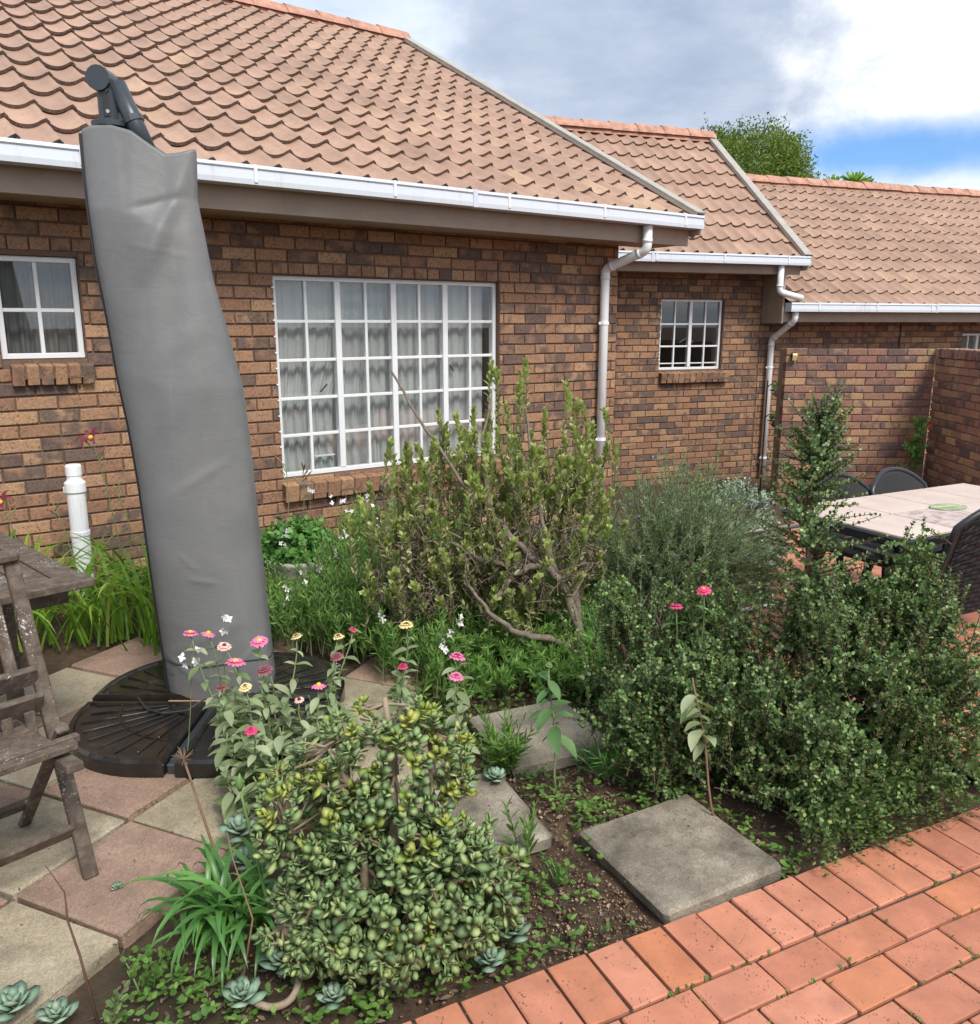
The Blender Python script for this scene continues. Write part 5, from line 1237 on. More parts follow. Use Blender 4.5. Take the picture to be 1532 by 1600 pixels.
# ------------------------------------------------------------------ rosemary and the silvery shrub behind it
def rosemary():
    rng = np.random.default_rng(41); org = (1.0, 4.5, 0)
    root = thing('rosemary_bush', 'wispy dark grey-green rosemary bush with small blue flowers, right of the pincushion shrub', 'bush', org)
    n = 460; base = np.stack([rng.normal(1.0, .17, n), rng.normal(4.55, .15, n), np.zeros(n)], -1)
    u = rng.uniform(-1, 1, n); tipx = 1.02 + u * .58; h = (0.86 - .40 * np.abs(u) ** 1.6) * rng.uniform(.45, 1.08, n); tip = np.stack([tipx, 4.55 + rng.normal(0, .24, n), h], -1)
    tall = np.array([(1.17, 4.9, .93), (1.37, 5.0, .92), (1.55, 5.0, .82), (.65, 4.6, .88), (1.12, 4.8, .86), (1.3, 4.9, .84)]); tip[:6] = tall
    mid = base * .5 + tip * .5 + np.stack([u * .08, np.zeros(n), .12 * np.ones(n)], -1)
    C = bez(base, mid, tip, 12); np_part('stems', tubes_np(C, .003, .0012, 4), M['rosestem'], root, org, True, 'stuff')
    lv = []
    for rep_ in range(2): lv += shoots(C, 38, .026, .0042, T_NEEDLE, rng, .75, .18, True, .1, .85, .25)
    np_part('needles', join(lv), M['rosemary'], root, org, False, 'stuff')
    q = C[rng.choice(n, 45), rng.integers(9, 12, 45)] + rng.normal(0, .008, (45, 3)); fl = []
    for k in range(4): fl.append(leaves_np(q, rdir(45, rng) + np.array([0, 0, .3]), rdir(45, rng), .012, .009, T_ROUND))
    np_part('flowers', join(fl), M['blueflower'], root, org, True, 'stuff')
rosemary()
def silver():
    for k, (c, r, lab, nn) in enumerate((((1.86, 6.25, .20), (.34, .30, .28), 'silvery pale green rounded shrub at the foot of the white downpipe', 330), ((1.80, 5.55, .12), (.24, .22, .20), 'low silvery shrub behind the tip of the pale hose', 170))):
        rng = np.random.default_rng(50 + k); org = (c[0], c[1], 0); root = thing('silver_shrub', lab, 'shrub', org, 0, 'silvery shrubs')
        B, nr, _ = ell_points([(c, r, 1)], nn, rng, .7, 1); kp = B[:, 2] > .02; B = B[kp]; nr = nr[kp]; d = nrm(nr + np.array([0, 0, .5])); C = bez(B - d * .09, B - d * .045, B, 5)
        np_part('leaves', join(shoots(C, 7, .035, .024, T_OBOV, rng, .8, .2, True, .1, .75, .2)), M['greysucc'], root, org, True, 'stuff')
        S = np.tile(np.array([[c[0], c[1], 0.]]), (30, 1)); E_ = B[rng.choice(len(B), 30)]; np_part('stems', tubes_np(bez(S, (S + E_) / 2 + np.array([0, 0, .05]), E_, 6), .008, .004, 5), M['bark'], root, org, True, 'stuff')
silver()

# ------------------------------------------------------------------ gaura: mass of narrow green leaves and its white flower stalks
def gaura():
    rng = np.random.default_rng(61); N = 2600
    x = rng.uniform(-1.3, .70, N); y = rng.uniform(3.3, 5.6, N)
    k = (y > 3.58 + .25 * (x < -.5) - .18 * (x > -.3)) & ~((np.hypot(x - .2, y - 3.13) < .33)) & ~((np.hypot(x + 1.12, y - 3.33) < .64)) & (((x + 1.52) * .593 - (y - 6.13) * .805) > .15) & ~((x < -.92) & (x > -1.42) & (y > 4.75) & (y < 5.2))
    x = x[k]; y = y[k]; n = len(x); A = np.stack([x, y, np.zeros(n)], -1)
    hh = rng.uniform(.22, .40, n) * np.interp(y, [3.4, 3.9, 4.4, 5.5], [.60, .95, 1.15, 1.25]); hh *= np.where(x > -.15, .62, 1) * np.where((x < -.98) & (y > 4.2), .48, 1)
    E_ = A + np.stack([rng.normal(0, .07, n), rng.normal(-.03, .07, n), hh], -1); C = bez(A, (A + E_) / 2 + np.array([0, 0, .06]), E_, 9)
    o = ob('gaura_mass', None)
    VF = join(shoots(C, 13, .064, .0155, T_LANCE, rng, .75, .15, True, .12, .55, .22)); st = tubes_np(C, .0026, .0012, 4)
    me = np_mesh('gaura_mass', np.vstack([VF[0], st[0]]), np.vstack([VF[1], st[1] + len(VF[0])]), [M['gaura'], M['zstem']], True, np.concatenate([np.zeros(len(VF[1])), np.ones(len(st[1]))]))
    bpy.data.objects.remove(o); o = tag(ob('gaura_mass', me), 'dense mass of narrow green gaura leaves filling the bed below the window', 'ground cover', kind='stuff')
    # white flower stalks, each one a thing
    tops = [((-1.0, 3.0, .50), 'white gaura spike standing among the pink zinnias before the grey cover'), ((-1.09, 2.9, .42), 'low white gaura blossoms leaning over the black base, left of the zinnias'), ((-1.01, 5.2, .56), 'white gaura stalk just right of the green bowl planter, left of its neighbour'), ((-.89, 5.1, .54), 'white gaura stalk below the sill, second right of the bowl planter'), ((-.86, 4.6, .34), 'white gaura stalk with pinkish blossoms in front of the planter, right one'), ((-.95, 4.5, .30), 'white gaura stalk with many blossoms right below the planter'),
            ((-1.02, 4.4, .29), 'short white gaura stalk between the cover and the planter foot'), ((-1.06, 4.15, .26), 'white gaura blossom close beside the grey cover, lowest one'), ((-.6, 4.2, .33), 'white gaura stalk at the left skirt of the pincushion shrub'), ((-.5, 3.7, .29), 'white gaura stalk behind the cream zinnia'), ((-.13, 3.6, .29), 'white gaura blossoms under the pincushion shrub, right one of the pair'), ((-.21, 3.5, .26), 'white gaura blossoms under the pincushion shrub, left one of the pair'),
            ((-.74, 5.0, .58), 'tall white gaura stalk against the window sill'), ((-.82, 4.8, .42), 'white gaura stalk midway between planter and pincushion shrub'), ((-1.21, 4.85, .40), 'white gaura blossom in front of the bowl of green leaves'), ((-.65, 4.9, .46), 'white gaura stalk touching the upper left of the pincushion shrub'), ((-1.12, 5.15, .60), 'white gaura stalk rising behind the bowl of green leaves')]
    for i, (p, lab) in enumerate(tops):
        r = np.random.default_rng(100 + i); b = Vector((p[0] + r.normal(0, .05), p[1] + r.normal(.03, .04), 0)); t = thing('gaura_stalk', lab, 'flower', b, 0, 'white gaura flower stalks')
        e = Vector(p) - b; mid = e * .5 + Vector((r.normal(0, .02), r.normal(0, .02), .03)); P = [((1 - u) ** 2) * Vector((0, 0, 0)) + 2 * u * (1 - u) * mid + u * u * (e + Vector((0, 0, .07))) for u in np.linspace(0, 1, 8)]
        MB().tube(P, [.0024 - .0014 * q / 7 for q in range(8)], 5).build('stem', M['zstem'], t, True)
        nb = int(r.integers(3, 7))
        for q in range(nb):
            c = e + Vector((r.normal(0, .016), r.normal(0, .012), r.uniform(-.06, .045))); mm = MB(); face = Vector((r.normal(0, .5), -1, r.normal(.2, .4))).normalized(); xa = face.orthogonal().normalized(); ya = face.cross(xa)
            a0 = r.uniform(0, 6.28)
            for kk in range(4):
                a = a0 + kk * 1.45; dv = xa * math.cos(a) + ya * math.sin(a); sv = face.cross(dv); L = r.uniform(.014, .020)
                mm.add([c, c + dv * L * .5 + sv * L * .36 + face * .002, c + dv * L + face * .004, c + dv * L * .5 - sv * L * .36 + face * .002], [(0, 1, 2, 3)])
            mm.build('blossom', M['whitepetal'], t)
gaura()

# ------------------------------------------------------------------ strap-leaved clumps
def blade_meshes(m, n, w, seed, droop=(0.6, 1.5), K=8):
    out = []; r = random.Random(seed)
    for k in range(n):
        mb = MB(); bend = r.uniform(*droop); x = z = 0.0; a = r.uniform(1.15, 1.5); V = []
        tw = r.uniform(-.5, .5)
        for i in range(K + 1):
            t = i / K; ww = w * (0.75 + 0.5 * t) if t < .35 else w * (1.0 - ((t - .35) / .65) ** 2.2 * .97)
            c = Vector((x, 0, z)); nl = Vector((-math.sin(a), 0, math.cos(a))); side = Vector((0, math.cos(tw * t), math.sin(tw * t)))
            V += [c - side * ww / 2 + nl * ww * .16, c, c + side * ww / 2 + nl * ww * .16]
            x += math.cos(a) / K; z += math.sin(a) / K; a -= bend / K * (0.4 + 1.4 * t)
        F = []
        for i in range(K): b = 3 * i; F += [(b, b + 3, b + 4, b + 1), (b + 1, b + 4, b + 5, b + 2)]
        mb.add(V, F); out.append(mb.mesh('leaf_blade', m, True))
    return out
def blade_clump(root, meshes, centers, length, rng, spread=.06, tilt=.25):
    for (cx, cy, n) in centers:
        for k in range(n):
            a = rng.uniform(0, 6.283); o = ob('leaf_blade', meshes[rng.integers(len(meshes))], root); L = rng.uniform(*length)
            o.location = (cx + rng.normal(0, spread), cy + rng.normal(0, spread), -.01); o.rotation_euler = (rng.normal(0, .08), -rng.uniform(-.1, tilt) * -1.0, a); o.scale = (L, L * rng.uniform(.8, 1.15), L)
def daylilies():
    ms = blade_meshes(M['lily'], 9, .036, 3, (1.2, 2.6)); rng = np.random.default_rng(71)
    for lab, b, cs, n in (('dense clump of bright green strap-leaved daylilies left of the grey cover', (-1.75, 4.45), [(-2.15, 4.2), (-1.95, 4.2), (-1.76, 4.12), (-1.6, 4.08), (-1.85, 4.45), (-1.6, 4.4), (-2.2, 4.5), (-1.45, 4.1), (-2.0, 4.7), (-1.7, 4.65), (-1.5, 4.35)], 25), ('second daylily clump at the far left behind the wooden table', (-2.7, 4.6), [(-2.55, 4.5), (-2.75, 4.7), (-2.35, 4.1), (-2.5, 4.2)], 22)):
        root = thing('daylily_clump', lab, 'plant', (b[0], b[1], 0), 0, 'daylilies by the wall'); blade_clump(root, ms, [(x - b[0], y - b[1], n) for x, y in cs], (.42, .68), rng, .07)
    def stalk(b, top, lab, bloom=None, n=3):
        t = thing('daylily_stalk', lab, 'flower', (b[0], b[1], 0), 0, 'daylily flower stalks'); e = Vector((top[0] - b[0], top[1] - b[1], top[2])); r = random.Random(int(top[0] * 1000))
        P = [e * (q / 8) + Vector((.03 * math.sin(q / 8 * 3), 0, 0)) for q in range(9)]; P[-1] = e; MB().tube(P, [.0042 - .0018 * q / 8 for q in range(9)], 6).build('stem', M['zstem'], t, True)
        for k in range(n):
            a = r.uniform(0, 6.28); s = e * (0.86 + .04 * k); d = Vector((math.cos(a), math.sin(a), 1.1)).normalized(); L = r.uniform(.04, .08)
            MB().tube([s, s + d * L * .5, s + d * L, s + d * (L + .03)], [.0025, .003, .006, .001], 6).build('bud', M['bud'] if k % 2 else M['zstem'], t, True)
        if bloom:
            fl = ob('flower', None, t); fl.location = e; mm = M['maroon']
            for k in range(6):
                a = k * math.pi / 3; L = .085 if k % 2 else .078; w = .032 if k % 2 else .022; pm = MB(); V = []
                for i in range(6):
                    u = i / 5; rr = L * (0.10 + .9 * u); zz = .05 * math.sin(u * 1.9) - .03 * u * u; ww = w * math.sin(math.pi * (0.12 + .86 * u)) * .5; c = Vector((rr * math.cos(a), rr * math.sin(a), zz)); s = Vector((-math.sin(a), math.cos(a), 0)); V += [c - s * ww, c + Vector((0, 0, -.003)), c + s * ww]
                F = []
                for i in range(5): q = 3 * i; F += [(q, q + 3, q + 4, q + 1), (q + 1, q + 4, q + 5, q + 2)]
                o = pm.add(V, F).build('petal', mm, fl, True)
            MB().lathe([(.004, -.01), (.016, .012), (.010, .024), (0, .02)], 8).build('throat', M['stamen'], fl, True)
            fl.rotation_euler = (R(35), R(-15), 0)
    M['bud'] = petal_mat('daylily_bud', (0.35, 0.13, 0.05))
    stalk((-2.05, 4.55), (-2.18, 4.6, 1.0), 'daylily stalk with the open maroon flower, left of the cover', True, 3)
    stalk((-1.88, 4.75), (-1.93, 4.8, .92), 'daylily stalk with green buds, close to the left seam of the cover', None, 4)
    stalk((-1.95, 4.6), (-2.09, 4.6, .76), 'shorter daylily stalk with buds, under the maroon flower', None, 3)
    stalk((-2.28, 4.5), (-2.38, 4.5, .66), 'daylily stalk with buds left of the white standpipe', None, 3)
    stalk((-2.6, 4.55), (-2.66, 4.5, .66), 'daylily stalk with a faded maroon flower at the left edge', True, 2)
    stalk((-1.36, 5.3), (-1.30, 5.3, .75), 'daylily stalk with spent flowers right beside the cover, below the window corner', None, 4)
    stalk((-1.3, 5.35), (-1.19, 5.3, .70), 'daylily stalk bending right with curled red spent flowers before the sill', None, 5)
daylilies()
def agapanthus():
    ms = blade_meshes(M['agap'], 8, .062, 9, (1.4, 3.0)); rng = np.random.default_rng(77); b = (-.72, 1.98)
    root = thing('agapanthus_clump', 'glossy dark green agapanthus clump at the foot of the jade plant', 'plant', (b[0], b[1], 0)); blade_clump(root, ms, [(.0, 0, 44), (.10, .02, 34), (-.03, .04, 30)], (.20, .34), rng, .035, .08)
    for lab, base, top, dry in (('dry brown agapanthus seed head on a bare stalk', (-.74, 2.12), (-.875, 2.2, .405), True), ('green agapanthus stalk carrying one closed bud', (-.58, 1.98), (-.655, 2.0, .43), False)):
        t = thing('agapanthus_stalk', lab, 'flower', (base[0], base[1], 0)); e = Vector((top[0] - base[0], top[1] - base[1], top[2]))
        MB().tube([e * (q / 6) for q in range(7)], [.005 - .0018 * q / 6 for q in range(7)], 7).build('stem', M['agapstem'] if not dry else M['drystem'], t, True)
        if dry:
            for k in range(22):
                a = rng.uniform(0, 6.28); el = rng.uniform(-.2, 1.3); d = Vector((math.cos(a) * math.cos(el), math.sin(a) * math.cos(el), math.sin(el))); MB().tube([e, e + d * rng.uniform(.028, .04)], [.0012, .0007], 4).build('ray', M['drystem'], t)
        else:
            MB().tube([e - Vector((0, 0, .005)), e + Vector((0, 0, .012)), e + Vector((0, 0, .026)), e + Vector((.002, 0, .045))], [.005, .011, .009, .001], 8).build('bud', M['agapstem'], t, True)
M['agapstem'] = simple('agapanthus_stem', (0.12, 0.22, 0.06), 0.5)
agapanthus()

# ------------------------------------------------------------------ jade plant in front
def fat_leaf(L, w, th, n=8):
    mb = MB(); V = []
    for k in range(n):
        a = 2 * math.pi * k / n; y = 0.5 - 0.5 * math.cos(a); x = math.sin(a) * (0.30 + 0.20 * y + 0.12 * math.sin(math.pi * y)); V.append((x * w * 1.25, y * L, 0.06 * L * math.sin(math.pi * y) * 0 + 0.10 * L * y * y))
    V.append((0, L * .58, th * .5 + .10 * L * .3)); V.append((0, L * .55, -th * .6 + .10 * L * .3))
    F = []
    for k in range(n): F.append((k, (k + 1) % n, n + 1)); F.append(((k + 1) % n, k, n))
    mb.add(V, F); return mb
def pieces_smooth(pieces, templates, m, parent, world, name, stuff, nmax):
    place_pieces(pieces, templates, m, parent, world, name, stuff, nmax)
    for me in bpy.data.meshes:
        if me.name.startswith((name, stuff)) and me.users and not me.polygons[0].use_smooth: me.polygons.foreach_set('use_smooth', [True] * len(me.polygons))
def basis(d, up):
    y = d.normalized(); x = y.cross(up)
    if x.length < 1e-4: x = y.orthogonal()
    x.normalize(); z = x.cross(y); return Matrix(((x.x, y.x, z.x, 0), (x.y, y.y, z.y, 0), (x.z, y.z, z.z, 0), (0, 0, 0, 1)))
def jade():
    r = random.Random(88); org = Vector((-.24, 1.87, 0)); root = thing('jade_plant', 'bushy jade plant with plump yellow-green leaves and bare pale stems beside the red paving', 'succulent', org); W4 = Matrix.Translation(org)
    tips = []
    ells = [((0, .02, .21), (.30, .20, .19), 1.7), ((-.04, .22, .44), (.25, .17, .19), .75), ((-.22, .16, .34), (.20, .18, .15), .6), ((.17, .10, .18), (.17, .16, .15), .55), ((-.16, -.02, .15), (.18, .13, .12), .6), ((-.02, -.05, .13), (.24, .10, .12), .7)]
    rng = np.random.default_rng(89); B, nr, _ = ell_points(ells, 860, rng, .58, 1.04)
    stems = MB(); young = []; old = []
    hubs = [Vector(h) for h in ((-.02, .05, .18), (-.10, .12, .30), (.06, .14, .28), (-.02, .22, .42), (-.20, .08, .24), (.14, .10, .16), (-.14, .20, .40), (.08, .22, .42), (-.15, 0, .12), (.02, 0, .12), (-.04, .26, .54), (-.05, .28, .60), (-.17, .24, .52), (.08, .26, .52), (-.30, .12, .30), (.22, .13, .20), (-.28, -.02, .14), (.12, -.02, .12))]
    trunk = [[(0, -.03, -.03), (0, 0, .06), (-.02, .05, .18), (-.02, .14, .30), (-.02, .22, .42)], [(-.01, -.01, .05), (-.08, .06, .18), (-.10, .12, .30), (-.14, .20, .40), (-.20, .22, .50)], [(0, 0, .06), (.05, .06, .16), (.06, .14, .28), (.08, .22, .42), (.06, .26, .54)], [(-.02, 0, .08), (-.12, .03, .16), (-.20, .08, .24), (-.34, .1, .28)], [(0.02, 0, .06), (.08, .05, .12), (.14, .10, .16), (.26, .13, .22)], [(0, 0, .07), (-.08, -.01, .10), (-.15, 0, .12), (-.3, -.02, .15)], [(-.02, .22, .42), (-.04, .26, .54), (-.05, .28, .62)]]
    for i, t in enumerate(trunk): stems.tube([Vector(p) + Vector((r.uniform(-.008, .008), r.uniform(-.008, .008), 0)) for p in t], [(.027 if i == 0 else .015) * (1 - .62 * k / (len(t) - 1)) for k in range(len(t))], 9)
    stems.build('stem', M['jade_stem'], root, True)['kind'] = 'stuff'
    br = MB()
    T = [fat_leaf(.031, .0165, .004), fat_leaf(.026, .015, .0035), fat_leaf(.037, .0185, .0038)]
    for p, nn in zip(B, nr):
        e = Vector(p)
        if e.z < .03: continue
        h = min(hubs, key=lambda q: (q - e).length + .12 * max(0, q.z - e.z)); d = (e - h); 
        mid = h + d * .55 + Vector((r.uniform(-.02, .02), r.uniform(-.02, .02), -.012)); br.tube([h, mid, e], [.0055, .0042, .0032], 5, False)
        ax = (Vector(nn) * .8 + Vector((r.uniform(-.3, .3), r.uniform(-.3, .3), .8 if e.z > .2 else .35))).normalized(); X = ax.orthogonal().normalized(); Y = ax.cross(X); lay = r.choice((3, 4, 4)); a0 = r.uniform(0, 6.28)
        is_y = (e.z > .36 and r.random() < .40) or r.random() < .05
        for k in range(lay):
            for s in (0, 1):
                a = a0 + k * math.pi / 2 + s * math.pi; el = .22 + .30 * k; dv = (X * math.cos(a) + Y * math.sin(a)) * math.cos(el) + ax * math.sin(el); dv += Vector((r.uniform(-.2, .2), r.uniform(-.2, .2), r.uniform(-.2, .2))); sc = (1.12 - .15 * k) * r.uniform(.8, 1.2)
                Mx = Matrix.Translation(e - ax * (.020 - .008 * k)) @ basis(dv, ax) @ Matrix.Diagonal((sc, sc, sc, 1)); (young if is_y else old).append((Mx, r.randrange(3), 1.0 + .5 * (-dv.y)))
    br.build('branchlets', M['jade_stem'], root, True)['kind'] = 'stuff'
    pieces_smooth(old, T, M['jade'], root, W4, 'leaf', 'old_leaves', 170); pieces_smooth(young, T, M['jade_tip'], root, W4, 'young_leaf', 'new_leaves', 130)
jade()

# ------------------------------------------------------------------ echeveria rosettes
def rosettes():
    T = fat_leaf(.060, .034, .009); me = T.mesh('leaf', M['eche'], True)
    spots = [((-.78, 2.36, .06), 1.15, 'large pale rosette at the corner of the terrace, left of the jade plant'), ((-.74, 2.24, .04), .85, 'rosette just below the large pale one beside the agapanthus'), ((-.53, 1.84, .03), 1.0, 'rosette between agapanthus and jade plant, near the bottom'), ((-.50, 1.93, .08), 1.1, 'blue-green rosette on a bare stem under the jade leaves'), ((-.60, 1.74, .02), .9, 'rosette on bare soil at the bottom, left of the curved stem'), ((.03, 2.06, .03), .9, 'blue-green rosette on the gravel right of the jade plant'), ((.06, 1.95, .03), .95, 'rosette with long lower leaves right of the jade plant, towards the paving'), ((0.0, 1.86, .02), .75, 'small rosette touching the red paving'), ((-1.13, 1.70, .03), 1.0, 'rosette cut by the bottom edge at the far left'), ((-1.02, 1.68, .02), .8, 'rosette at the bottom edge, second from the left'), ((-1.09, 2.17, .008), .38, 'tiny seedling rosette growing on the pink slab'), ((-.38, 1.74, .02), .7, 'small dark rosette under the jade plant at the bottom edge'), ((-.10, 2.62, .05), .9, 'rosette behind the jade plant on the middle stepping slab'), ((.02, 2.72, .04), .8, 'rosette next to the grassy plant behind the jade plant')]
    r = random.Random(6)
    for p, sc, lab in spots:
        t = thing('echeveria', lab, 'succulent', p, r.uniform(0, 6), 'echeveria rosettes'); sc *= 1.0 if sc < .5 else 1.18; t.scale = (sc, sc, sc)
        if p[2] > .015: MB().tube([(0, 0, -p[2] / sc), (0, 0, .01)], .008, 6).build('stem', M['jade_stem'], t)
        for k in range(15):
            a = k * 2.399; ring = k / 15; el = .18 + 1.05 * ring; o = ob('leaf', me, t); d = Vector((math.cos(a) * math.cos(el), math.sin(a) * math.cos(el), math.sin(el))); s = 1.0 - .5 * ring
            o.matrix_basis = Matrix.Translation((0, 0, .012 * ring)) @ basis(d, Vector((0, 0, 1))) @ Matrix.Diagonal((s, s, s, 1))
        if 'left of the curved stem' in lab: keep = t
    q = np.array([(-.50, 1.87, .08), (-.47, 1.80, .03), (-.48, 1.745, .012), (-.52, 1.72, .012), (-.56, 1.73, .015), (-.585, 1.75, .02)]); tt = np.linspace(0, 5, 26); Q = np.stack([np.interp(tt, np.arange(6), q[:, i]) for i in range(3)], -1)
    for _ in range(6): Q[1:-1] = (Q[:-2] + 2 * Q[1:-1] + Q[2:]) / 4
    o = MB().tube([Vector(p) for p in Q], .009, 8).build('stem', M['jade_stem'], keep, True); o.matrix_parent_inverse = keep.matrix_basis.inverted()
rosettes()

# ------------------------------------------------------------------ zinnias
def zleaf_mesh(m, n=4):
    out = []
    for k in range(n):
        r = random.Random(k); V = []; K = 6; F = []
        for i in range(K + 1):
            u = i / K; w = .50 * math.sin(math.pi * min(1, u * .93 + .07)) ** .8 * .45; z = .18 * u - .42 * u * u + .02 * math.sin(9 * u + k); V += [(-w, u, z + w * .45), (0, u, z), (w, u, z + w * .45)]
        for i in range(K): q = 3 * i; F += [(q, q + 1, q + 4, q + 3), (q + 1, q + 2, q + 5, q + 4)]
        out.append(MB().add(V, F).mesh('leaf', m, True))
    return out
ZL = zleaf_mesh(M['zleaf']); ZG = zleaf_mesh(M['zleaf_green'])
def flower_head(parent, e, face, rad, pm, layers, centre, seed):
    r = random.Random(seed); hd = ob('flower_head', None, parent); hd.location = e; hd.rotation_euler = face.to_track_quat('Z', 'Y').to_euler()
    for l in range(layers):
        n = 13 - 2 * l; mm = MB(); R0 = rad * (1 - .26 * l)
        for k in range(n):
            a = 2 * math.pi * (k + .5 * l) / n + r.uniform(-.08, .08); L = R0 * r.uniform(.88, 1.06); w = R0 * .42; lift = .12 + .28 * l; V = []
            for i in range(4):
                u = i / 3; rr = L * (.15 + .85 * u); z = rr * lift - .25 * rr * u * u + .003 * l; ww = w * (0.45, .8, 1.0, .55)[i] * .5; c = Vector((rr * math.cos(a), rr * math.sin(a), z)); s = Vector((-math.sin(a), math.cos(a), 0)); V += [c - s * ww, c + s * ww]
            mm.add(V, [(0, 1, 3, 2), (2, 3, 5, 4), (4, 5, 7, 6)])
        mm.build('petals', pm, hd)
    MB().lathe([(rad * .34, 0), (rad * .32, .006), (rad * .2, .011), (0, .012)], 10).build('flower_centre', centre, hd, True)
    MB().lathe([(.002, -.016), (rad * .30, -.010), (rad * .34, .001), (0, .002)], 8).build('calyx', M['zstem'], hd, True)
def zinnia(base, top, lab, pm, rad=.026, layers=2, centre=None, leaves=6, fresh=False, seed=0, stem_m=None, lsize=.085, group='zinnias', q0=.22):
    r = random.Random(seed); t = thing('zinnia', lab, 'flower', (base[0], base[1], 0), 0, group); e = Vector((top[0] - base[0], top[1] - base[1], top[2]))
    P = [e * (q / 7) + Vector((math.sin(q * .9 + seed) * .008, math.cos(q * .7 + seed) * .006, 0)) for q in range(8)]; P[-1] = e; P[0] = Vector((0, 0, -.02))
    MB().tube(P, [.0042 - .0016 * q / 7 for q in range(8)], 6).build('stem', stem_m or M['zstem'], t, True)
    Z = ZG if fresh else ZL
    for k in range(leaves):
        q = q0 + (.88 - q0) * k / max(1, leaves - 1); c = P[int(q * 7)].lerp(P[min(7, int(q * 7) + 1)], q * 7 % 1); a0 = r.uniform(0, 3.14)
        for s in (0, 1):
            a = a0 + s * math.pi + r.uniform(-.3, .3); d = Vector((math.cos(a), math.sin(a), r.uniform(-.55, .5))); L = lsize * r.uniform(.5, 1.15) * (1.1 - .45 * q)
            o = ob('leaf', r.choice(Z), t); o.matrix_basis = Matrix.Translation(c) @ basis(d, Vector((r.uniform(-.3, .3), r.uniform(-.3, .3), 1))) @ Matrix.Diagonal((L, L, L, 1))
    if pm: flower_head(t, e, Vector((r.uniform(-.3, .3), r.uniform(-.35, .1), 1)), rad, pm, layers, centre or M['fcentre'], seed)
    return t
zs = [((-1.09, 2.9, .52), 'pink', .028, 2, 'topmost pink zinnia at the left end of the group, before the cover'), ((-1.06, 3.0, .48), 'pink', .028, 1, 'flat pink zinnia second from the left, before the cover'), ((-.97, 2.9, .47), 'palepink', .026, 2, 'faded pale pink zinnia just above the big open pink one'), ((-.9, 2.8, .45), 'pink', .036, 2, 'biggest open pink zinnia with a dark eye and orange ring'), ((-.84, 2.9, .49), 'pink', .034, 2, 'open pink zinnia at the right edge of the grey cover'), ((-.8, 2.8, .42), 'wilted', .030, 3, 'wilted dark red zinnia below the open pink one at the cover edge'), ((-.93, 2.72, .39), 'wilted', .022, 2, 'small wilted zinnia under the biggest pink one'), ((-.84, 2.7, .40), 'yellow', .024, 3, 'browning yellow zinnia between two wilted ones'), ((-.77, 2.5, .34), 'hotpink', .022, 3, 'deep magenta zinnia lowest of the group, above the jade plant'), ((-.74, 3.05, .45), 'yellow', .024, 3, 'cream zinnia right of the grey cover'),
      ((-.61, 2.8, .36), 'pink', .028, 1, 'pink zinnia with an orange eye right behind the jade plant'), ((-.67, 2.75, .33), 'palepink', .018, 1, 'small pink zinnia left of the one with the orange eye'), ((-.59, 3.1, .43), 'yellow', .024, 3, 'cream yellow zinnia in the middle, left of the tall one'), ((-.57, 2.95, .41), 'wilted', .026, 3, 'wilted maroon zinnia in the middle of the bed'), ((-.54, 3.15, .44), 'hotpink', .016, 2, 'small red zinnia beside the cream yellow one'), ((-.33, 3.15, .46), 'yellow', .032, 4, 'large domed cream yellow zinnia above the jade plant'), ((-.32, 2.9, .39), 'hotpink', .022, 3, 'deep pink zinnia right above the top of the jade plant'), ((-.12, 2.9, .43), 'pink', .032, 4, 'double pink zinnia upper one of the pair right of the jade top'), ((-.12, 2.8, .395), 'pink', .028, 4, 'double pink zinnia lower one of the pair right of the jade top')]
for i, (tp, c, rad, lay, lab) in enumerate(zs):
    rr = random.Random(i + 300); b = (tp[0] * .55 + (-.72) * .45 + rr.uniform(-.06, .06), tp[1] * .6 + 2.75 * .4 + rr.uniform(-.05, .05)) if tp[0] < -.5 else (tp[0] + rr.uniform(-.06, .04), tp[1] + rr.uniform(-.05, .05))
    zinnia(b, tp, lab, M[c], rad, lay, M['stamen'] if c in ('pink', 'yellow') and lay < 3 else None, 7, False, i)
# leafy zinnia stems without a bloom that thicken the group
for i, (x, y, h, wh) in enumerate([(-.80, 2.72, .30, 'in the middle of the group'), (-.72, 2.66, .27, 'under the small faded pink bloom'), (-.88, 2.78, .32, 'under the biggest pink bloom'), (-.66, 2.85, .30, 'behind the bloom with the orange eye'), (-.78, 2.58, .24, 'beside the lowest magenta bloom'), (-.60, 2.72, .26, 'right of the group, at the jade top'), (-.95, 2.82, .30, 'leftmost, against the black base'), (-.70, 2.5, .22, 'nearest the jade plant'), (-.84, 2.62, .26, 'nearest the front base weight'), (-.66, 2.6, .26, 'second nearest the jade plant'), (-.54, 2.84, .27, 'under the wilted maroon bloom'), (-.74, 2.8, .31, 'behind the middle of the group'), (-.9, 2.66, .25, 'low at the left front of the group'), (-.98, 2.92, .33, 'at the left foot of the grey cover'), (-.82, 2.95, .33, 'at the right foot of the grey cover'), (-.62, 3.0, .30, 'over the brown base weight'), (-.76, 2.46, .20, 'lowest, between agapanthus and jade plant'), (-.52, 2.62, .22, 'hidden half behind the jade top'), (-.86, 2.5, .22, 'low beside the dry seed head')]):
    zinnia((x + .03, y), (x, y, h), 'leafy grey-green zinnia stem without a bloom, ' + wh, None, leaves=9, seed=50 + i, lsize=.105, group='zinnia stems without blooms')
zinnia((.80, 2.98), (.755, 2.85, .70), 'tall zinnia with a deep pink flower in front of the dark bush, upper right one', M['hotpink'], .026, 4, M['stamen'], 5, True, 71)
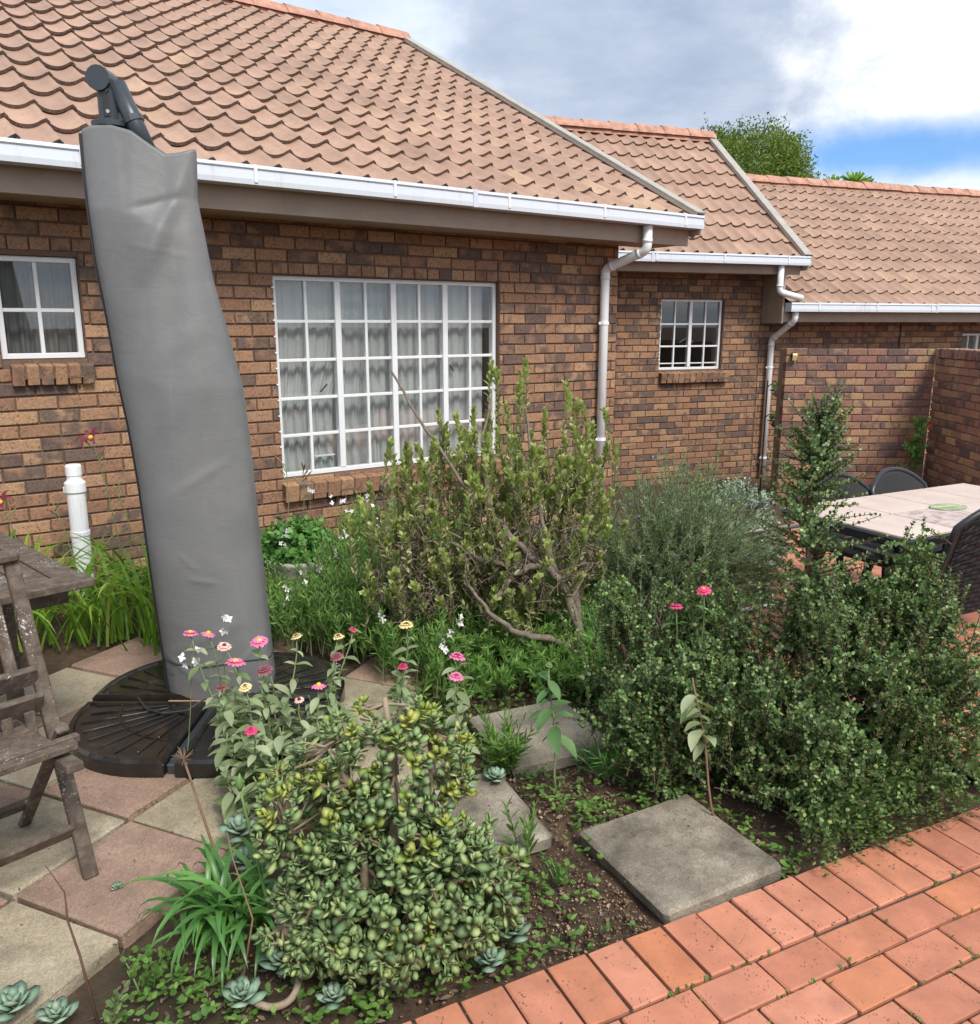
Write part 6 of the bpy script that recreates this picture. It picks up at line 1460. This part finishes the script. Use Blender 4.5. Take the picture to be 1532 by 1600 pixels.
zinnia((.70, 3.0), (.66, 2.85, .64), 'zinnia with a flat deep pink flower in front of the dark bush, left one', M['hotpink'], .026, 2, None, 4, True, 72)
zinnia((.75, 2.50), (.655, 2.55, .50), 'withered zinnia with drooping grey leaves on a brown stem before the dark bush', None, leaves=8, seed=73, stem_m=M['drystem'], lsize=.125, q0=.55)
zinnia((.235, 2.69), (.205, 2.75, .46), 'single upright green zinnia plant with a closed bud on the path', M['zstem'], .014, 2, M['zstem'], 7, True, 74, lsize=.115, q0=.45)

# ------------------------------------------------------------------ planter bowl, pots, holders
def planter():
    t = thing('planter_bowl', 'low round concrete planter bowl standing among the gaura', 'planter', (-1.17, 5.0, 0))
    MB().lathe([(.0, .0), (.13, .0), (.16, .02), (.19, .10), (.215, .20), (.225, .215), (.225, .235), (.205, .235), (.195, .19), (.0, .185)], 32).build('bowl', M['concrete'], t, True)
    MB().lathe([(0, .20), (.196, .198)], 24).build('soil', M['soil_sand'], t)
    rng = np.random.default_rng(91); org = (-1.17, 5.0, .19); p = thing('leafy_herb', 'mound of fresh green oval leaves filling the concrete bowl', 'plant', org)
    d = rdir(420, rng); d[:, 2] = np.abs(d[:, 2]); P = np.array(org) + d * np.array([.27, .24, .26]) * (rng.uniform(.55, 1, 420)[:, None]) + np.array([0, 0, .02])
    S = np.tile(np.array([org]), (420, 1)) + d * np.array([.06, .06, 0]); C = bez(S, (S + P) / 2 + np.array([0, 0, .05]), P, 6)
    np_part('leaves', join(shoots(C, 4, .052, .036, T_ROUND, rng, 1.0, .55, True, .1, .75, .3)), M['basil'], p, org, True, 'stuff'); np_part('stems', tubes_np(C, .002, .0014, 4), M['zstem'], p, org, True, 'stuff')
planter()
def small_pots():
    # iron wall holder with two pots, left of the garden wall
    t = thing('plant_holder', 'scrolled iron plant holder between the white downpipe and the garden wall', 'holder', (3.69, 11.02, 0))
    MB().tube([(-.10, 0, -.54), (-.10, 0, .90)], .009, 6).build('upright', M['iron'], t)
    for z in (.72, .33):
        sc = [(-.10, -.02, z + .10), (-.06, -.05, z + .14), (-.02, -.06, z + .10), (-.04, -.05, z + .05), (-.08, -.03, z + .06)]; MB().tube(sc, .008, 6).build('scroll', M['iron'], t)
        rg = [(.04 + .075 * math.cos(a), -.06 + .075 * math.sin(a), z) for a in np.linspace(0, 6.283, 16)]; MB().tube(rg, .007, 5).build('ring', M['iron'], t)
    for z, c, lab in ((.72, M['white'], 'small white pot with a green plant, upper one on the iron holder'), (.33, M['concrete'], 'small grey pot with a trailing plant, lower one on the iron holder')):
        o = (3.73, 10.96, z); p = thing('flower_pot', lab, 'pot', o, 0, 'pots on the iron holder'); MB().lathe([(0, -.03), (.055, -.03), (.07, .06), (.076, .062), (.076, .078), (.066, .078), (.06, .05), (0, .045)], 16).build('pot', c, p, True)
        rng = np.random.default_rng(int(z * 100)); d = rdir(40, rng); d[:, 2] = np.abs(d[:, 2]); P = np.array(o) + np.array([0, 0, .06]) + d * np.array([.09, .09, .12]); S = np.tile(np.array([o]), (40, 1)) + np.array([0, 0, .05]); C = bez(S, (S + P) / 2, P, 5)
        np_part('leaves', join(shoots(C, 4, .035, .022, T_ROUND, rng, .9, .4, True, .2, .8, .3)), M['basil'], p, o, True, 'stuff')
    o = (4.86, 9.62, gz(4.86, 9.62)); p = thing('potted_shrub', 'thin potted shrub with a few red flowers in the corner of the garden wall', 'plant', o)
    MB().lathe([(0, .004), (.12, .004), (.16, .26), (.17, .265), (.17, .30), (.15, .30), (.14, .25), (0, .24)], 20).build('pot', M['pot_blue'], p, True)
    rng = np.random.default_rng(95); n = 46; t_ = rng.uniform(.15, 1, n); ax = np.stack([.06 * t_, 0 * t_, .24 + .78 * t_], -1); E_ = ax + np.stack([rng.normal(-.05, .10, n) * (1.15 - t_), rng.normal(0, .08, n), rng.uniform(.03, .12, n)], -1); C = bez(ax, (ax + E_) / 2, E_, 5)
    np_part('leaves', join(shoots(C, 6, .045, .028, T_ROUND, rng, .9, .2, True, .2, .8, .3)), M['basil'], p, (0, 0, 0), True, 'stuff')
    MB().tube([(0, 0, .22), (.03, 0, .6), (.06, 0, 1.03)], [.009, .006, .003], 6).build('stem', M['bark'], p, True)
    for k in range(5):
        q = E_[k * 7]; f = MB()
        for a in range(5): an = a * 1.2566; dv = Vector((math.cos(an), -.6, math.sin(an))); c = Vector(q); sd_ = dv.cross(Vector((0, -1, 0))).normalized() * .012; f.add([c, c + dv * .016 + sd_, c + dv * .032, c + dv * .016 - sd_], [(0, 1, 2, 3)])
        f.build('blossom', M['redflower'], p)
small_pots()

# ------------------------------------------------------------------ smaller plants on the path
def grassy(lab, base, n, L, m, seed, lean=.5, T=T_LANCE, lw=(.07, .012), pairs=9):
    rng = np.random.default_rng(seed); org = (base[0], base[1], 0); t = thing('leafy_plant', lab, 'plant', org, 0, 'small leafy plants on the path')
    S = np.zeros((n, 3)) + rng.normal(0, .012, (n, 3)) * np.array([1, 1, 0]); a = rng.uniform(0, 6.283, n); l = rng.uniform(.5, 1, n) * L; E_ = S + np.stack([np.cos(a) * l * lean, np.sin(a) * l * lean, l], -1); C = bez(S, S * .5 + E_ * .5 + np.stack([0 * a, 0 * a, l * .12], -1), E_, 7)
    np_part('leaves', join(shoots(C, pairs, lw[0], lw[1], T, rng, .7, .1, True, .15, .6, .2)), m, t, (0, 0, 0), True, 'stuff'); np_part('stems', tubes_np(C, .0028, .0013, 5), M['zstem'], t, (0, 0, 0), True, 'stuff')
grassy('grassy tuft of narrow leaves between the two nearer stepping slabs and the zinnias', (.06, 2.84), 26, .22, M['gaura'], 1, .55, lw=(.075, .013))
grassy('upright weed with long leaves at the right edge of the middle slab', (.12, 2.33), 3, .20, M['weed'], 2, .25, lw=(.07, .018), pairs=7)
grassy('low blue-green spiky tuft at the left foot of the dark bush', (.42, 2.80), 22, .18, M['agap'], 3, .9, lw=(.09, .008), pairs=5)
grassy('bright green weed beside the gravel patch', (.20, 2.22), 4, .07, M['weed'], 4, .6, T_ROUND, (.03, .02), 4)
grassy('small leafy shoot at the terrace corner near the bottom left', (-.86, 1.80), 4, .13, M['weed'], 5, .5, T_ROUND, (.035, .02), 5)
grassy('red-stemmed shoot with few leaves before the buff slab at the bottom', (-.90, 1.66), 3, .15, M['speck'], 6, .5, T_ROUND, (.03, .018), 5)
grassy('leafy green plant glowing between pincushion shrub and dark bush', (.55, 3.45), 18, .42, M['basil'], 7, .35, lw=(.09, .018), pairs=9)
o = MB().tube([(-.93, 1.69, .0), (-.97, 1.72, .16), (-1.0, 1.74, .24), (-1.01, 1.76, .30), (-1.06, 1.78, .36)], [.004, .003, .0025, .002, .001], 6).build('bare_twig', M['speck_stem'], None, True); tag(o, 'bare red-brown twig rising before the buff slab at the bottom left', 'twig')
o = MB().tube([(-.62, 1.80, .0), (-.60, 1.86, .15), (-.66, 1.92, .28), (-.68, 1.95, .34)], [.003, .0026, .002, .001], 6).build('bare_twig', M['drystem'], None, True); tag(o, 'thin dry stalk in front of the agapanthus leaves', 'twig')

# ------------------------------------------------------------------ ground cover, gravel, litter and joint weeds (uncountable)
def on_slab(x, y):
    return ((np.abs(x - .585) < .30) & (np.abs(y - 2.345) < .30)) & False
def scatter():
    rng = np.random.default_rng(120)
    def bed(n):
        x = rng.uniform(-.95, 1.3, n * 4); y = rng.uniform(1.55, 4.2, n * 4)
        d = (x - PG.x) * PN.x + (y - PG.y) * PN.y; k = (d < -.015)
        for cx, cy, h in ((.585, 2.345, .235), (-.09, 2.515, .23), (.20, 3.13, .23)):
            a = R(26); u = (x - cx) * math.cos(a) + (y - cy) * math.sin(a); v = -(x - cx) * math.sin(a) + (y - cy) * math.cos(a); k &= ~((np.abs(u) < h) & (np.abs(v) < h))
        u = (x + 1.207) * .917 - (y - 2.528) * .40; v = (x + 1.207) * .40 + (y - 2.528) * .917
        k &= ~((x < -.62) & (y > 1.95) & (y < 3.0)); k &= ~((x < -.45) & (y > 2.6)); 
        return x[k][:n], y[k][:n]
    # gravel in the bare patch
    x, y = bed(30000); pch = np.exp(-(((x - .30) / .26) ** 2 + ((y - 2.08) / .20) ** 2)) + .6 * np.exp(-(((x - .30) / .2) ** 2 + ((y - 2.75) / .2) ** 2)) + .12
    k = rng.random(len(x)) < pch; x = x[k]; y = y[k]; n = len(x); P = np.stack([x, y, -.028 + rng.uniform(0, .012, n)], -1)
    ov = np.array([(1, 0, 0), (0, 1, 0), (-1, 0, 0), (0, -1, 0), (0, 0, .8), (0, 0, -.8)], float); of = np.array([(0, 1, 4), (1, 2, 4), (2, 3, 4), (3, 0, 4), (1, 0, 5), (2, 1, 5), (3, 2, 5), (0, 3, 5)])
    sz = rng.lognormal(-5.75, .45, n); V = P[:, None] + (ov[None] + rng.normal(0, .25, (n, 6, 3))) * sz[:, None, None]; F = (np.arange(n) * 6)[:, None, None] + of[None]
    tag(ob('gravel', np_mesh('gravel', V.reshape(-1, 3), F.reshape(-1, 3), M['gravel'])), 'loose reddish gravel and soil crumbs on the bare patch of the bed', 'gravel', kind='stuff')
    # fallen leaves
    x, y = bed(2200); n = len(x); P = np.stack([x, y, -.022 + rng.uniform(0, .01, n)], -1); V = leaves_np(P, rng.normal(0, 1, (n, 3)) * np.array([1, 1, .15]), np.array([0, 0, 1.]) + rng.normal(0, .3, (n, 3)), rng.uniform(.012, .035, n), rng.uniform(.006, .016, n), T_LANCE)
    tag(ob('leaf_litter', np_mesh('leaf_litter', V[0], V[1], M['dead'])), 'dry brown leaf litter scattered over the soil', 'leaf litter', kind='stuff')
    n = 170; sg = rng.uniform(-.4, 2.2, n); dd = np.abs(rng.normal(0, .16, n)); x = PG.x + PD.x * sg + PN.x * dd; y = PG.y + PD.y * sg + PN.y * dd
    xs = np.concatenate([x, .585 + rng.uniform(-.2, .2, 60), -.09 + rng.uniform(-.2, .2, 40), rng.uniform(-1.9, -.8, 160)]); ys = np.concatenate([y, 2.345 + rng.uniform(-.2, .2, 60), 2.515 + rng.uniform(-.2, .2, 40), rng.uniform(1.9, 3.9, 160)]); zs_ = np.concatenate([np.full(n, .003), np.full(60, .034), np.full(40, .034), np.full(160, .014)]); n = len(xs)
    V = leaves_np(np.stack([xs, ys, zs_], -1), rng.normal(0, 1, (n, 3)) * np.array([1, 1, .05]), np.array([0, 0, 1.]) + rng.normal(0, .12, (n, 3)), rng.uniform(.004, .013, n), rng.uniform(.002, .006, n), T_LANCE)
    tag(ob('fallen_bits', np_mesh('fallen_bits', V[0], V[1], M['dead'])), 'tiny dry leaf bits fallen on the paving and slabs', 'leaf litter', kind='stuff')
    # creeping weeds
    x, y = bed(9000); cl = np.sin(x * 7 + 1) * np.cos(y * 6 + .5) + .6 * np.sin(x * 15 + y * 11); dens = np.clip(.35 + .35 * cl, 0, 1) * (1 - .92 * np.exp(-(((x - .33) / .24) ** 2 + ((y - 2.07) / .17) ** 2)))
    k = rng.random(len(x)) < dens; x = x[k]; y = y[k]; n = len(x); h = rng.uniform(.0, .05, n); parts = []
    for q in range(3):
        a = rng.uniform(0, 6.283, n); D = np.stack([np.cos(a), np.sin(a), rng.uniform(-.1, .6, n)], -1); parts.append(leaves_np(np.stack([x, y, -.02 + h], -1), D, np.array([[0, 0, 1.]]) + rng.normal(0, .2, (n, 3)), rng.uniform(.012, .026, n), rng.uniform(.009, .018, n), T_ROUND))
    VF = join(parts); tag(ob('ground_cover', np_mesh('ground_cover', VF[0], VF[1], M['weed'], True)), 'creeping green weeds carpeting the soil between the slabs', 'ground cover', kind='stuff')
    # moss and seedlings in the paving joints
    n = 9000; i = rng.integers(-12, 26, n); j = rng.integers(0, 14, n); along = rng.random(n) < .72; t = rng.random(n)
    sgn = np.where(along, (i + t) * .2135, (i + (j % 2) * .5 + .5) * .2135 + rng.normal(0, .002, n)); dd = np.where(along, .2135 + .008 + j * .1215 + rng.normal(0, .002, n), .2135 + .008 + (j + t) * .1215)
    x = PG.x + PD.x * sgn + PN.x * dd; y = PG.y + PD.y * sgn + PN.y * dd; cl = np.sin(x * 23 + 2 * np.sin(y * 9)) * np.cos(y * 19 + 1.3); k = (cl > .12) & (y > .9); x = x[k]; y = y[k]; n = len(x)
    a = rng.uniform(0, 6.283, n); D = np.stack([np.cos(a), np.sin(a), rng.uniform(.2, 1.2, n)], -1); V = leaves_np(np.stack([x, y, np.full(n, -.002)], -1), D, np.array([[0, 0, 1.]]) + rng.normal(0, .2, (n, 3)), rng.uniform(.007, .018, n), rng.uniform(.005, .010, n), T_ROUND)
    # and between the terrace slabs
    m = 1500; e1 = np.array((.40, .917)); e2 = np.array((.917, -.40)); ii = rng.integers(-5, 3, m); tt = rng.random(m) + rng.integers(-4, 4, m); sw = rng.random(m) < .5
    q = np.array((-1.207, 2.528)) + .428 * (np.where(sw, ii, tt)[:, None] * e2 + np.where(sw, tt, ii)[:, None] * e1) + rng.normal(0, .003, (m, 2)); cl = np.sin(q[:, 0] * 17) * np.cos(q[:, 1] * 13 + .7); q = q[(cl > .25) & (q[:, 0] < -.6) & (q[:, 1] < 3.2)]; m = len(q)
    a = rng.uniform(0, 6.283, m); D = np.stack([np.cos(a), np.sin(a), rng.uniform(.3, 1.2, m)], -1); V2 = leaves_np(np.stack([q[:, 0], q[:, 1], np.full(m, .002)], -1), D, np.array([[0, 0, 1.]]) + rng.normal(0, .2, (m, 3)), rng.uniform(.008, .020, m), rng.uniform(.004, .008, m), T_LANCE)
    VF = join([V, V2]); tag(ob('joint_moss', np_mesh('joint_moss', VF[0], VF[1], M['weed'], True)), 'moss and seedlings growing in the paving joints', 'moss', kind='stuff')
scatter()

# ------------------------------------------------------------------ trees behind the roofs
def tree(lab, base, ells, n, L, m, trunk_h, seed):
    rng = np.random.default_rng(seed); t = thing('garden_tree', lab, 'tree', base, 0, 'trees behind the roof'); Cc, nc, _ = ell_points(ells, 150, rng, .55, 1.05); ci = rng.integers(0, 150, n); P = Cc[ci] + rng.normal(0, .17, (n, 3)); nr = nc[ci]
    d = nrm(nr + rng.normal(0, .7, (n, 3))); out = []
    for k in range(4): out.append(leaves_np(P + rng.normal(0, L * .6, (n, 3)), d + rng.normal(0, .8, (n, 3)), rdir(n, rng), L * rng.uniform(.7, 1.2, n), L * .5, T_LANCE))
    np_part('crown', join(out), m, t, (0, 0, 0), True, 'stuff')
    mb = MB(); mb.tube([(0, 0, 0), (.1, 0, trunk_h * .5), (0, .1, trunk_h)], [.28, .22, .14], 10)
    mb.build('trunk', M['bark'], t, True)
    for e in ells:
        c = Vector(e[0]); MB().tube([(0, .05, trunk_h * .8), c * .5 + Vector((0, 0, trunk_h * .45)), c], [.12, .08, .03], 7).build('limb', M['bark'], t, True)
tree('grey-green rounded tree rising behind the middle roof', (7.6, 26, -1.2), [((0, 0, 6.9), (1.7, 1.5, 1.25), 2), ((-1.0, .3, 7.3), (1.0, 1, .8), 1), ((1.0, .2, 6.6), (.8, 1, .8), .8), ((-.2, 0, 5.6), (1.5, 1.3, .9), 1)], 5200, .10, M['tree_dark'], 6.0, 201)
tree('brighter yellow-green tree in front of the grey-green one', (6.45, 21.5, -0.35), [((-.1, 0, 5.65), (1.15, 1, .72), 1), ((.5, 0, 5.3), (.75, .8, .6), .7)], 4200, .085, M['tree_light'], 4.8, 202)
def yucca(lab, base, n, L, seed, h):
    rng = np.random.default_rng(seed); t = thing('spiky_palm', lab, 'palm', base, 0, 'spiky crowns above the ridge'); MB().tube([(0, 0, 0), (.03, 0, h)], [.10, .08], 8).build('trunk', M['bark'], t, True)
    d = rdir(n, rng); d[:, 2] = np.abs(d[:, 2]) * 1.0 + .05; V = leaves_np(np.tile(np.array([[.03, 0, h]]), (n, 1)), d, rdir(n, rng), L * rng.uniform(.7, 1.1, n), .05, (np.array([(-.5, 0, 0), (.5, 0, 0), (.32, .6, 0), (-.32, .6, 0), (0, 1, -.2)], float), np.array([(0, 1, 2, 3), (3, 2, 4, 4)])))
    np_part('fronds', (V[0], V[1]), M['lily'], t, (0, 0, 0), False, 'stuff')
yucca('spiky crown above the far ridge, leftmost and lower', (6.95, 18.3, -1.02), 60, .42, 1, 5.35); yucca('largest spiky crown above the far ridge', (7.40, 18.3, -1.02), 80, .50, 2, 5.40); yucca('spiky crown just right of the largest one above the far ridge', (7.75, 18.5, -1.02), 60, .42, 3, 5.35); yucca('small spiky tip above the ridge, rightmost', (8.35, 18.4, -1.02), 40, .35, 4, 5.22)
